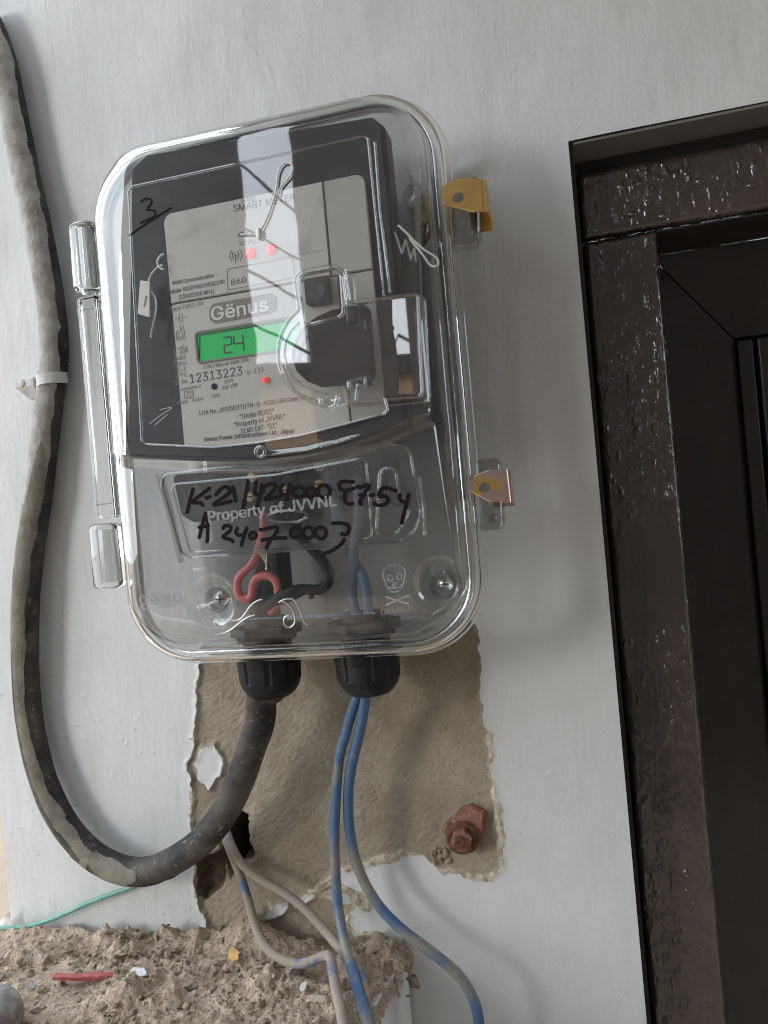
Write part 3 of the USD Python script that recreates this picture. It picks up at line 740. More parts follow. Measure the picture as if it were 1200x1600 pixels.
# clear housing over the optical port
YP = YFR - 0.011
def at_c(px, Y): return Point(*xz(*px, Y))
circ = at_c((508, 548), YP).buffer(abs(xz(588, 548, YP)[0] - xz(508, 548, YP)[0]), quad_segs=24)
lens = poly([(455, 424), (520, 412), (541, 422), (546, 500), (470, 520)], YP, 0.006)
rect = poly([(510, 474), (648, 457), (655, 462), (662, 614), (656, 622), (540, 632)], YP, 0.0015)
port_out = unary_union([circ, lens, rect]).buffer(0.002).buffer(-0.002)
port_in = unary_union([at_c((510, 548), YP).buffer(abs(xz(574, 548, YP)[0] - xz(510, 548, YP)[0]), quad_segs=24), rect.buffer(-0.002), lens.buffer(-0.004)])
fw = [(port_out.buffer(0), YFR + 0.0004), (port_out.buffer(-0.0008), YP + 0.002), (port_out.buffer(-0.0022), YP)]
def poly_ring(pg, y, n=420):
    e = pg.exterior
    d = e.project(Point(e.bounds[0], (e.bounds[1] + e.bounds[3]) / 2))
    L_ = e.length
    c = np.array([e.interpolate((d + L_ * k / n) % L_).coords[0] for k in range(n)])
    return np.c_[c[:, 0], np.full(n, y), c[:, 1]]
obj('port_housing', cat_([rings([poly_ring(p, y) for p, y in fw])]), 'clear_base', bxm, smooth=60)
pf_ = port_out.buffer(-0.0022)
xk = xz(612, 540, YP)[0]
fl_ = prism(pf_, YP + 0.0004, YP)
fl_ = trimesh.Trimesh(*trimesh.remesh.subdivide_to_size(fl_.vertices, fl_.faces, 0.006), process=False)
tx = np.clip(fl_.vertices[:, 0] - xk, 0, 1)
fl_.vertices[:, 1] -= tx * 0.075
obj('port_housing_front', fl_, 'port_front', bxm, smooth=True)
def ring_bead(pg, y, w):
    r = poly_ring(pg, y, 260)
    return tube(np.vstack([r, r[:1]]), w, 6, raw=True, cap=False)
obj('port_bead', ring_bead(port_out.buffer(-0.0008), YP + 0.0006, 0.0010), 'clear_bead', bxm)
obj('port_bead', ring_bead(port_out.buffer(0.0008), YFR, 0.0007), 'clear_bead', bxm)
obj('port_bead', bead([(468, 503), (455, 516), (446, 534), (444, 552), (448, 572), (459, 591), (476, 605), (496, 613), (512, 616)], 0.0008, YP - 0.0002), 'clear_bead', bxm)
obj('port_bead', ring_bead(lens.buffer(-0.0028), YP - 0.0002, 0.0009), 'clear_bead', bxm)
for ln, w in (([(500, 622), (503, 634), (513, 639), (524, 634), (528, 618)], 0.0012), ([(536, 605), (545, 625), (556, 626), (560, 600)], 0.0010), ([(601, 622), (606, 640), (598, 648), (594, 646)], 0.0008),
              ([(545, 596), (570, 590), (572, 604), (546, 609), (545, 596)], 0.0011), ([(540, 420), (548, 470)], 0.0006), ([(536, 432), (541, 476)], 0.0006)):
    obj('port_clasp', bead(ln, w, YP - 0.001), 'clear_bead', bxm)
# hinges and the rail between
hy = -0.0555
for (za, zb, xa, xb) in ((1.6545, 1.6975, -0.2995, -0.2805), (1.4675, 1.5085, -0.3050, -0.2845)):
    hp = [(0.0, za), (0.0070, za), (0.0092, za + 0.0015), (0.0098, za + 0.003), (0.0098, zb - 0.003), (0.0092, zb - 0.0015), (0.0070, zb), (0.0, zb)]
    h = obj('hinge', moved(lathe(hp, 40), ((xa + xb) / 2, hy, 0)), 'clear_solid', bxm, smooth=40)
    obj('pin', moved(lathe([(0, za + 0.004), (0.0042, za + 0.004), (0.0042, zb - 0.004), (0, zb - 0.004)], 24), ((xa + xb) / 2 + 0.0008, hy, 0)), 'clear_bead', h)
    for zz_ in (za + 0.006, (za + zb) / 2, zb - 0.006):
        obj('lug', rbox(((xa + xb) / 2 + 0.0102, hy + 0.001, zz_ - 0.0022), (RX0 + 0.0022, hy + 0.0055, zz_ + 0.0022), 0.0006), 'clear_bead', h)
ra, rb_ = 1.5115, 1.6515
obj('hinge_rail', rbox((-0.2975, hy - 0.0045, ra), (-0.2835, hy + 0.005, rb_), 0.002), 'clear_solid', bxm, smooth=30)
for xk in (-0.2955,):
    obj('rail_rib', rbox((xk - 0.0008, hy - 0.0062, ra + 0.002), (xk + 0.0008, hy - 0.0048, rb_ - 0.002), 0.0006), 'clear_bead', bxm)
for zk in (ra + 0.009, rb_ - 0.009):
    obj('rail_rib', rbox((-0.2970, hy - 0.0063, zk - 0.001), (-0.2842, hy - 0.0049, zk + 0.001), 0.0006), 'clear_bead', bxm)
# latches: clear ears with folded metal clips
def latch(px_ear, px_clip, hole_c, mat, label, fold, back):
    ear = poly(px_ear, -0.057, 0.003)
    e = obj('latch_ear', prism(ear, -0.050, -0.0555, 0.0008), 'clear_base', bxm, smooth=30)
    rb2 = poly_ring(ear.buffer(-0.0012), -0.0562, 120)
    obj('rim', tube(np.vstack([rb2, rb2[:1]]), 0.0008, 6, raw=True, cap=False), 'clear_bead', e)
    hx = at(*hole_c, -0.056)
    st = obj('stud', moved(facing(lathe([(0, 0), (0.0025, 0), (0.0025, 0.002), (0.0018, 0.0028), (0, 0.003)], 20)), (hx[0], -0.0562, hx[2])), 'clear_bead', e)
    pg = Polygon([xz(*q, -0.066) for q in px_clip]).buffer(-0.0008).buffer(0.0008)
    hc = Point(*xz(*fold['hole'], -0.066)).buffer(1.0)
    c0 = xz(*fold['hole'], -0.066)
    hole = shapely.affinity.scale(Point(*c0).buffer(0.0028), 1.15, 0.95)
    front = prism(pg.difference(hole), -0.0653, -0.0661, 0.0)
    # the fold round the outer edge, and the tail behind the ear
    (x1, z1), (x2, z2) = xz(*fold['top'], -0.066), xz(*fold['bot'], -0.066)
    z1, z2 = max(z1, z2), min(z1, z2)
    xo = max(x1, x2) - 0.0002
    prof = [(xo - 0.0006, -0.0661), (xo + 0.0010, -0.0658), (xo + 0.0022, -0.0648), (xo + 0.0027, -0.0632), (xo + 0.0027, -0.0500), (xo + 0.0019, -0.0500), (xo + 0.0019, -0.0630), (xo + 0.0012, -0.0644), (xo + 0.0002, -0.0650), (xo - 0.0006, -0.0653)]
    fm = trimesh.creation.extrude_polygon(Polygon(prof).buffer(0), z1 - z2, engine='earcut'); fm.apply_translation((0, 0, z2))
    tongue = bx((xo - 0.009, -0.0492, z2 - back), (xo + 0.0027, -0.0500, z1 - 0.004))
    # turned-down side flanges that stiffen the tapering nose
    nose = [bead(seg, 0.0007, -0.0654) for seg in fold['flanges']]
    obj('latch_clip', cat_([front, fm, tongue] + nose), mat, bxm, smooth=40, label=label)
import shapely.affinity
latch([(700, 280), (742, 273), (750, 280), (752, 372), (744, 384), (706, 388)], [(691, 291), (702, 286), (740, 279), (751, 280), (753, 331), (742, 331), (720, 325), (693, 319), (690, 305)], (733, 365), 'zinc_gold',
      'gold coloured upper latch clip', dict(hole=(716, 309), top=(751, 280), bot=(753, 331), flanges=[[(702, 286), (720, 281), (740, 279)], [(693, 319), (720, 325), (741, 331)]]), 0.005)
latch([(742, 718), (776, 714), (783, 722), (789, 820), (782, 828), (748, 832)], [(733, 755), (741, 745), (766, 735), (788, 734), (790, 786), (768, 784), (735, 766)], (770, 810), 'zinc_pink',
      'pinkish iridescent lower latch clip', dict(hole=(757, 762), top=(788, 734), bot=(790, 786), flanges=[[(741, 745), (766, 735)], [(735, 766), (768, 784)]]), 0.002)
# mounting screws deep in the corners
for k, q in enumerate([(337, 938), (692, 915), (650, 306)]):
    p = at(*q, -0.016)
    s = obj('mounting_screw', moved(facing(lathe([(0, 0), (0.0052, 0), (0.0050, 0.0018), (0.0034, 0.0032), (0.0012, 0.0037), (0, 0.0037)], 24)), (p[0], -0.0065, p[2])), 'steel', bxm)
    obj('slot', cat_([bx((p[0] - 0.0030, -0.0098, p[2] - 0.0005), (p[0] + 0.0030, -0.0104, p[2] + 0.0005)), bx((p[0] - 0.0005, -0.0099, p[2] - 0.0028), (p[0] + 0.0005, -0.01045, p[2] + 0.0028))]), 'gap_and_shade_black', s, smooth=False)
    obj('boss', moved(facing(lathe([(0.0072, 0), (0.0088, 0), (0.0084, 0.010), (0.0076, 0.010), (0.0072, 0)], 28)), (p[0], -0.0062, p[2])), 'clear_bead', bxm)
# vertical ribs of the base seen through the right hand side
for x0_, z0_, z1_ in ((-0.0745, 1.53, 1.70), (-0.0815, 1.56, 1.69)):
    obj('base_rib', rbox((x0_, -0.050, z0_), (x0_ + 0.0016, -0.008, z1_), 0.0006), 'clear_base', bxm)
# lettering and emblems moulded in the cover
YL2 = YFR + 0.0055 - 0.0002
obj('embossed_lettering', text('G\u00ebnus', (219, 945), (287, 940), 17, YL2 + 0.0035, 0.0006, True), 'frosted_bead', bxm, smooth=False)
obj('embossed_lettering', text('Property of JVVNL', (326, 815), (527, 790), 17, YL2, 0.0006, True), 'frosted_bead', bxm, smooth=False)
sk = strokes([[(601, 905), (601, 890), (610, 883), (622, 883), (632, 890), (632, 905), (628, 918), (621, 924), (612, 924), (605, 917), (601, 905)],
              ring_px((610, 903), 4, 4.5, 12), ring_px((624, 901), 4, 4.5, 12), ring_px((617, 913), 2.4, 3, 10), [(605, 916), (617, 919), (628, 914)]], 0.0006, YL2 + 0.001, 0.0008)
obj('skull_emblem', sk, 'frosted_bead', bxm, smooth=False)
obj('skull_emblem', strokes([[(604, 945), (620, 938), (638, 931)], [(604, 932), (620, 938), (638, 943)]], 0.0009, YL2 + 0.002, 0.0008), 'frosted_bead', bxm, smooth=False)
obj('embossed_lettering', text('DANGER', (596, 961), (645, 954), 9, YL2 + 0.0045, 0.0005), 'frosted_bead', bxm, smooth=False)
obj('embossed_emblem', ring_bead(Point(*xz(408, 706, YFR)).buffer(0.0027), YFR - 0.0012, 0.0009), 'clear_bead', bxm)
# marker writing
K = lambda pts: [(240 + x / 2.79, 700 + y / 2.79) for x, y in pts]
w1 = [[(172, 180), (160, 225), (147, 280)], [(242, 175), (205, 205), (172, 238), (190, 238), (214, 250)], [(230, 217), (246, 213)],
      [(272, 205), (290, 182), (318, 170), (332, 182), (312, 210), (262, 248), (300, 242), (338, 232)], [(346, 172), (352, 200), (358, 230)],
      [(412, 142), (402, 205), (386, 278)], [(446, 150), (440, 200)], [(440, 200), (458, 200), (478, 190)], [(472, 160), (462, 215), (446, 270)],
      [(478, 182), (505, 158), (532, 160), (526, 180), (488, 220), (552, 212)], [(566, 160), (556, 192), (560, 198), (592, 190)], [(594, 158), (586, 190), (580, 225)],
      ring_px((634, 192), 26, 22, 14), ring_px((742, 190), 27, 28, 14), ring_px((684, 194), 16, 18, 12)[:0] or [(668, 190), (690, 176), (706, 190), (690, 214), (668, 205), (668, 190)],
      [(872, 148), (836, 146), (808, 158), (814, 178), (846, 184), (872, 176)], [(858, 182), (832, 205), (838, 236), (868, 242)],
      [(888, 168), (912, 168), (938, 162), (922, 196), (905, 244)], [(900, 206), (922, 202)], [(944, 206), (958, 205)],
      [(1056, 186), (1025, 176), (992, 182), (984, 208), (1012, 212), (1022, 230), (1002, 248), (962, 240)],
      [(1074, 204), (1078, 228), (1092, 236), (1110, 216)], [(1112, 204), (1098, 262), (1082, 326)]]
w2 = [[(200, 390), (212, 340), (226, 286)], [(226, 286), (236, 345), (234, 408)], [(200, 346), (220, 342), (240, 340)],
      [(304, 350), (322, 338), (338, 346), (326, 368), (304, 388), (324, 396), (346, 408)], [(366, 350), (362, 374), (380, 380), (402, 366)], [(406, 350), (394, 386), (384, 424)],
      [(420, 384), (432, 368), (446, 374), (444, 390), (428, 396), (420, 384)], [(466, 356), (500, 350), (540, 348), (520, 390), (494, 438)], [(474, 402), (520, 394), (576, 392)],
      [(598, 368), (612, 348), (636, 350), (646, 366), (632, 386), (606, 388), (598, 368)], [(654, 368), (668, 346), (690, 350), (698, 370), (684, 392), (662, 388), (654, 368)], [(706, 366), (722, 346), (744, 350), (752, 370), (738, 394), (714, 388), (706, 366)],
      [(782, 328), (820, 328), (852, 344), (850, 364), (820, 374)], [(830, 400), (808, 428), (776, 448), (742, 462)]]
obj('handwriting', strokes([K(l) for l in w1], 0.0021, YL2 - 0.0002), 'marker_ink', bxm, smooth=False, label='black marker number, upper line')
obj('handwriting', strokes([K(l) for l in w2], 0.0021, YL2 - 0.0002), 'marker_ink', bxm, smooth=False, label='black marker number, lower line')
A3 = lambda pts: [(100 + x / 3, 130 + y / 3) for x, y in pts]
obj('handwriting', strokes([A3([(364, 556), (384, 542), (412, 552), (402, 575), (390, 592), (420, 596), (430, 610), (408, 634), (360, 656)]), A3([(308, 714), (400, 650), (502, 586)])], 0.0010, YFR - 0.0003), 'marker_ink', bxm, smooth=False,
    label='black marker figure 3 with a stroke, upper left of the cover')
# fine scratches
obj('scratch', strokes([[(234, 662), (252, 648), (268, 638)], [(242, 664), (262, 647)], [(250, 640), (268, 636)]], 0.00022, YFR - 0.0001, 0.0001), 'seal_white', bxm, smooth=False)
obj('scratch', strokes([[(357, 610), (362, 596)]], 0.0003, YFR - 0.0001, 0.0001), 'seal_white', bxm, smooth=False)

# ------------------------------------------------------------------ the electricity meter inside
YB, YM = -0.0755, -0.0790
met = thing('electricity_meter', 'electricity meter with grey face plate and green lit display inside the clear box', 'electricity meter', (-0.16, -0.01, 1.53))
body = poly([(203, 262), (226, 240), (580, 180), (600, 196), (622, 420), (636, 668), (560, 694), (400, 722), (197, 716)], YB, 0.003)
obj('body', prism(body, -0.060, YB, 0.0025), 'meter_body', met)
obj('body_back', prism(body.buffer(-0.014), -0.012, -0.0602, 0.0015), 'meter_body', met)
px0, px1 = xz(256, 340, YM)[0], xz(571, 290, YM)[0]
pz1 = (xz(268, 334, YM)[1] + xz(560, 272, YM)[1]) / 2
face_all = Polygon(rrect(px0, px1, xz(278, 700, YM)[1] - 0.004, pz1, 0.0055, 10, 2))
cut = Polygon([xz(*q, YM) for q in [(262, 694), (330, 697), (400, 692), (470, 681), (533, 665), (610, 645), (640, 900), (200, 900)]])
face_all = face_all.difference(cut)
gz = xz(258, 477, YM)[1]; gx_ = xz(505, 285, YM)[0]
w_ = 0.0005
top_l = face_all.intersection(sbox(px0 - 1, gz + w_, gx_ - w_, 9))
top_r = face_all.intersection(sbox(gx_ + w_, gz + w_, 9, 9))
gx2 = xz(530, 470, YM)[0] + 0.0005
low_l = face_all.intersection(sbox(px0 - 1, 0, gx2 - w_, gz - w_))
low_r = face_all.intersection(sbox(gx2 + w_, 0, 9, gz - w_))
obj('face_backing', prism(face_all.buffer(-0.0004), YB + 0.0005, YM + 0.0012), 'groove', met, smooth=False)
lcd = Polygon(rrect(xz(308, 545, YM)[0], xz(466, 515, YM)[0], xz(310, 567, YM)[1], xz(305, 521, YM)[1], 0.002, 8, 2))
port_hole = Point(*xz(510, 545, YM)).buffer(0.0235)
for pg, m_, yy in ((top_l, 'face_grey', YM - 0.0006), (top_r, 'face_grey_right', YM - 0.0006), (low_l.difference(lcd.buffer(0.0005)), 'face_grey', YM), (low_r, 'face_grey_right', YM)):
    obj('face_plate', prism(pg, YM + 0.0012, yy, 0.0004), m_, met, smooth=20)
# display
obj('display_bezel', prism(lcd.buffer(0.0009).difference(lcd.buffer(-0.0006)), YM + 0.0011, YM - 0.0007, 0.0003), 'badge_grey', met, smooth=20)
dsp = obj('display', prism(lcd.buffer(-0.0004), YM + 0.0012, YM + 0.0006), 'display_green', met, smooth=False)
SEG = {'a': ((0, 1), (1, 1)), 'b': ((1, 1), (1, .5)), 'c': ((1, .5), (1, 0)), 'd': ((0, 0), (1, 0)), 'e': ((0, 0), (0, .5)), 'f': ((0, .5), (0, 1)), 'g': ((0, .5), (1, .5))}
def digit(segs, bl, tr, w=0.0009):
    (xa, za), (xb, zb_) = xz(*bl, YM + 0.0005), xz(*tr, YM + 0.0005)
    out = []
    for s in segs:
        (u0, v0), (u1, v1) = SEG[s]
        a, b = np.array([xa + u0 * (xb - xa), za + v0 * (zb_ - za)]), np.array([xa + u1 * (xb - xa), za + v1 * (zb_ - za)])
        d = (b - a) / np.linalg.norm(b - a) * 0.0005
        out.append(LineString([a + d, b - d]).buffer(w / 2, cap_style=3))
    return prism(unary_union(out), YM + 0.0006, YM + 0.0004)
obj('digit', digit('abged', (351, 552), (361, 526)), 'display_dark', dsp, smooth=False)
obj('digit', digit('fgbc', (367, 550), (379, 523)), 'display_dark', dsp, smooth=False)
obj('digit', strokes([[(372, 559), (381, 557)]], 0.0006, YM + 0.0005, 0.0002), 'display_dark', dsp, smooth=False)
obj('digit', strokes([[(312, 524), (312, 560)], [(312, 524), (460, 500)]], 0.0007, YM + 0.0005, 0.0002, False), 'display_dark', dsp, smooth=False)
# lamps
for q, r_ in (((392, 397), 0.0030), ((424, 391), 0.0030), ((415, 594), 0.0018)):
    p = at(*q, YM)
    obj('indicator_lamp', moved(facing(lathe([(r_, 0), (r_, 0.0012), (r_ * 0.8, 0.0018), (r_ * 0.4, 0.0022), (0, 0.0023)], 20)), (p[0], YM - 0.0001, p[2])), 'led_red', met)
p = at(335, 604, YM)
obj('calibration_window', moved(facing(lathe([(0.0018, 0), (0.0018, 0.0005), (0, 0.0006)], 20)), (p[0], YM, p[2])), 'port_black', met)
# optical reader square and the black port cover
sq = poly([(474, 436), (512, 430), (516, 472), (478, 478)], YM - 0.004, 0.0018)
s_ = obj('reader_eye', prism(sq, YM, YM - 0.004, 0.0006), 'meter_body', met, smooth=30)
p = at(495, 455, YM - 0.004)
obj('lens', moved(facing(lathe([(0.0050, 0), (0.0050, 0.0006), (0.0042, 0.0006), (0.0020, -0.0002 + 0.0004), (0, 0.0003)], 28)), (p[0], YM - 0.0041, p[2])), 'black_plastic', s_)
YC = -0.0935
dd = Polygon([xz(*q, YC) for q in [(545, 482), (520, 487), (495, 498), (474, 515), (462, 535), (458, 555), (466, 578), (482, 593), (500, 600), (540, 597), (581, 592), (578, 545), (573, 479)]]).buffer(-0.003).buffer(0.003).buffer(0.0012)
pc_ = obj('port_cover', prism(dd, YC + 0.004, YC, 0.0006), 'port_black', met, smooth=30)
obj('hinge_knuckle', rbox(at(541, 506, YC - 0.003), at(560, 479, YC + 0.002), 0.0015), 'black_plastic', pc_)
obj('hinge_knuckle', rbox(at(558, 512, YC - 0.002), at(573, 480, YC + 0.002), 0.001), 'black_plastic', pc_)
obj('hinge_knuckle', rbox(at(569, 517, YC - 0.0025), at(579, 500, YC + 0.002), 0.001), 'black_plastic', pc_)
obj('hinge_knuckle', rbox(at(570, 604, YC - 0.0018), at(582, 588, YC + 0.002), 0.001), 'black_plastic', pc_)
obj('stud', facing(lathe([(0, 0), (0.0006, 0), (0, 0.0004)], 10)).apply_translation(at(487, 554, YC)), 'badge_grey', pc_)
# prints
def pr(s, l, r, h, mat='print_ink', y=YM, bold=False):
    obj('print', text(s, l, r, h, y - 0.00005, 0.00012, bold), mat, met, smooth=False)
YT = YM - 0.0006
pr('SMART METER', (365, 331), (461, 313), 11, 'print_ink', YT)
pr('AMI', (378, 317), (398, 313), 9, 'print_ink', YT)
pr('SEAL', (373, 384), (402, 379), 7, 'print_grey', YT)
obj('print', prism(Polygon(ring_px((378, 366), 10, 4.5, 20)) if False else shapely.affinity.scale(Point(*xz(380, 366, YT)).buffer(0.0028), 1.2, 0.5), YT, YT - 0.0002), 'groove', met, smooth=False)
obj('print', strokes([[(362, 391), (359, 399), (362, 408)], [(365, 394), (363, 399), (365, 405)], [(374, 390), (378, 398), (375, 407)], [(371, 393), (373, 398), (371, 404)], [(368, 399), (368.5, 411)]], 0.0004, YT, 0.00015), 'print_ink', met, smooth=False)
obj('print', prism(Point(*xz(368, 399, YT)).buffer(0.0006), YT, YT - 0.00015), 'print_ink', met, smooth=False)
for s, l, r, h in (('WAN Communication -', (269, 446), (340, 432), 7), ('Cellular (850/900/1800/2100', (262, 460), (351, 443), 7), ('/2300/2500 MHz)', (279, 468), (334, 458), 7)):
    pr(s, l, r, h, 'print_ink', YT)
box_ = LineString([xz(*q, YT) for q in [(356, 452), (355, 424), (358, 420), (455, 402), (458, 405), (460, 434), (356, 453)]]).buffer(0.00025)
obj('print', prism(box_, YT, YT - 0.00015), 'print_grey', met, smooth=False)
pr('860', (361, 446), (385, 441), 9, 'print_ink', YT)
obj('print', strokes([[(430, 404), (505, 391)]], 0.0003, YT, 0.00012), 'print_grey', met, smooth=False)
pr('Type: EM1E-04', (266, 487), (318, 477), 7, 'print_grey')
badge = poly([(327, 485), (332, 475), (425, 458), (432, 464), (432, 482), (425, 489), (336, 506), (328, 500)], YM, 0.003)
bd = obj('maker_badge', prism(badge, YM + 0.0002, YM - 0.0004, 0.0001), 'badge_grey', met, smooth=False)
obj('lettering', text('G\u00ebnus', (331, 501), (420, 485), 21, YM - 0.0004, 0.00025, True), 'white_print', bd, smooth=False)
for s, l, r, h in (('5-30A', (272, 555), (294, 551), 9), ('240V', (273, 564), (290, 561), 7), ('50Hz', (273, 573), (291, 570), 7), ('CL.1', (275, 582), (290, 579), 7), ('27\u00b0C', (275, 591), (292, 588), 7), ('Sr. No.', (274, 602), (294, 598), 7),
                   ('1 Ph.2 Wire w/ Static kWh', (318, 577), (389, 565), 6.5), ('0-172', (386, 586), (412, 581), 8), ('CAL', (331, 622), (344, 619), 6), ('3200', (350, 600), (364, 597), 6), ('imp/kWh', (348, 609), (372, 604), 7),
                   ('IS 16444(Part 1)', (278, 612), (314, 605), 5), ('CM/L-8007', (278, 632), (318, 625), 5), ('Li', (281, 515), (287, 514), 7)):
    pr(s, l, r, h, 'print_grey')
pr('12313223', (297, 599), (379, 586), 15)
for s, l, r, h in (('LOA No.:JPD/SE(IT)/TN-D-95/D.584 Date:16', (312, 649), (478, 624), 7.5), ('\u201cUnder RDSS\u201d', (375, 655), (428, 646), 8.5), ('\u201cProperty of JVVNL\u201d', (366, 668), (446, 654), 8.5), ('DLMS CAT-\u201cD1\u201d', (377, 678), (433, 668), 8.5)):
    pr(s, l, r, h)
pr('Genus Power Infrastructures Ltd., Jaipur', (319, 690), (460, 676), 7.0, bold=True)
obj('print', strokes([[(273, 498), (280, 497)], [(280, 491), (281, 504)], [(284, 490), (285, 503)], [(285, 496), (292, 495)], [(275, 518), (276, 531), (289, 529), (288, 516), (275, 518)], [(278, 521), (279, 528), (286, 527), (285, 519), (278, 521)],
                      [(275, 545), (281, 544), (287, 538)], [(286, 543), (293, 542)]], 0.0004, YM, 0.00015, False), 'print_grey', met, smooth=False)
obj('print', strokes([[(288, 612), (289, 623), (302, 621), (301, 610), (288, 612)], [(300, 613), (293, 613), (293, 616), (298, 617), (298, 620), (291, 620)]], 0.0005, YM, 0.00015, False), 'print_grey', met, smooth=False)
# terminal block, its screws and its clear cover
tb = poly([(268, 742), (395, 732), (540, 716), (600, 700), (606, 790), (560, 796), (300, 816), (282, 805)], -0.045, 0.003)
obj('terminal_block', prism(tb, -0.012, -0.045, 0.0015), 'meter_body', met)
for q in ((300, 770), (345, 765), (395, 758), (448, 750), (500, 742), (548, 733)):
    p = at(*q, -0.046)
    hb = obj('terminal_well', moved(facing(lathe([(0.0064, 0), (0.0064, 0.0012), (0.0050, 0.0012), (0.0050, 0.0002), (0, 0.0002)], 24)), (p[0], -0.0450, p[2])), 'black_plastic', met)
for q in ((392, 776), (447, 766), (500, 756), (395, 745), (500, 728)):
    p = at(*q, -0.047)
    ts = obj('terminal_screw', moved(facing(lathe([(0.0031, 0), (0.0031, 0.0018), (0.0024, 0.0024), (0, 0.0025)], 20)), (p[0], -0.0464, p[2])), 'brass', met)
    obj('slot', bx((p[0] - 0.0024, -0.0488, p[2] - 0.0004), (p[0] + 0.0024, -0.0491, p[2] + 0.0004)), 'gap_and_shade_black', ts, smooth=False)
tc_ = poly([(250, 748), (262, 741), (420, 722), (600, 690), (640, 700), (658, 800), (650, 828), (626, 846), (295, 872), (282, 862)], -0.072, 0.006)
obj('terminal_cover', prism(tc_, -0.0715, -0.072), 'clear_inner', met, smooth=False)
obj('terminal_cover_rim', ring_bead(tc_, -0.0722, 0.0010), 'clear_bead', met)
obj('terminal_cover_rim', ring_bead(poly([(268, 757), (430, 742), (572, 715), (582, 838), (560, 846), (298, 863)], -0.073, 0.003), -0.0735, 0.0007), 'clear_bead', met)
obj('terminal_cover_rim', ring_bead(poly([(594, 735), (618, 728), (622, 760), (640, 800), (622, 832), (588, 840)], -0.073, 0.004), -0.0735, 0.0010), 'clear_bead', met)
for ln in ([(245, 742), (262, 800), (281, 880)], [(252, 742), (270, 806), (285, 878)], [(655, 745), (662, 790), (664, 836)]):
    obj('terminal_cover_rib', bead(ln, 0.0011, -0.072), 'clear_bead', met)
ov = [(418, 806), (430, 799), (458, 797), (478, 801), (480, 808), (466, 815), (436, 816), (422, 812), (418, 806)]
obj('terminal_cover_slot', bead(ov, 0.0008, -0.0735), 'clear_bead', met)

# ------------------------------------------------------------------ glands
G1, G2, YG = at(421, 1040, -0.035), at(574.5, 1038, -0.035), -0.035
def gland(c, label):
    g = thing('cable_gland', label, 'cable gland', (c[0], YG, 1.392))
    def mod(R, Z, th):
        s = (np.sin(th * 9) > 0.62) & (Z > 1.4015) & (R > 0.013)
        s2 = (np.abs(np.sin(th * 9) - 0.62) < 0.15)
        return R * np.where(s, 0.955, 1.0)
    prof = [(0.0088, 1.3922), (0.0098, 1.3916), (0.0120, 1.3918), (0.0150, 1.3940), (0.0175, 1.3975), (0.0190, 1.4015), (0.0193, 1.4030), (0.0196, 1.4115), (0.0200, 1.4120), (0.0200, 1.4195), (0.0155, 1.4200), (0.0150, 1.4262)]
    obj('dome_nut', moved(lathe(prof, 108, mod), (c[0], YG, 0)), 'gland_black', g, smooth=35)
    hexa = Polygon([(0.0225 * math.cos(a), 0.0225 * math.sin(a)) for a in np.arange(6) * np.pi / 3 + 0.3]).buffer(-0.001).buffer(0.001).difference(Point(0, 0).buffer(0.0135))
    nm = trimesh.creation.extrude_polygon(hexa, 0.0055, engine='earcut'); nm.apply_translation((c[0], YG, 1.4305))
    obj('lock_nut', nm, 'nut_black', g)
    fl = lathe([(0.0150, 1.4272), (0.0185, 1.4272), (0.0190, 1.4303), (0.0150, 1.4303)], 60)
    obj('washer', moved(fl, (c[0], YG, 0)), 'nut_black', g)
    obj('thread', moved(lathe([(0.0128, 1.4200), (0.0133, 1.43), (0.0133, 1.4400), (0.0128, 1.4408), (0.0112, 1.4405), (0.0112, 1.4250)], 48), (c[0], YG, 0)), 'nut_black', g, smooth=40)
gland(G1, 'black cable gland round the thick cable, left under the box')
gland(G2, 'black cable gland round the two blue wires, right under the box')

# ------------------------------------------------------------------ the thick service cable
yc = -0.0100
cab = [(-26, 20, yc), (8, 110, yc), (24, 190, yc), (40, 270, yc), (58, 350, yc), (75, 440, yc), (84, 510, yc), (85, 560, yc), (80, 605, yc), (71, 680, yc), (61, 770, yc), (49, 850, yc), (42, 920, yc), (39, 1000, yc), (43, 1100, yc), (62, 1200, yc - 0.001), (96, 1280, yc - 0.003), (147, 1337, yc - 0.006),
       (215, 1362, yc - 0.010), (280, 1340, yc - 0.014), (338, 1288, yc - 0.018), (374, 1222, yc - 0.020), (396, 1160, -0.033), (408, 1110, YG), (414, 1080, YG)]
cpts = [at(*c) for c in cab] + [np.array([G1[0], YG, 1.3960]), np.array([G1[0], YG, 1.4150]), np.array([G1[0], YG, 1.4420]), np.array([G1[0], YG, 1.4560])]
cable = thing('service_cable', 'thick black cable smeared with grey paint looping down the wall into the box', 'cable', (-0.4, 0, 1.25))
wob = lambda u, th, p: 1 + (fbm(p[:, None, :] * 45 + np.stack([np.cos(th), np.sin(th), 0 * th], -1) * 0.6, 3, 91) - 0.5) * 0.09
cmesh, cu, cth, nf = tube(cpts, 0.0094, 40, 14, ret_uv=True, rfun=wob)
obj('sheath', cmesh, 'cable_black', cable, smooth=True)
pm_, pu, pth, nf = tube(cpts, 0.00985, 72, 30, ret_uv=True, rfun=wob)
fc = pm_.vertices[pm_.faces[:nf]].mean(1)
ctrl = np.interp(pu, np.linspace(0, 1, 9), [0.0, 0.05, -0.15, 0.25, 0.55, 0.78, 0.9, 1.6, 1.6])
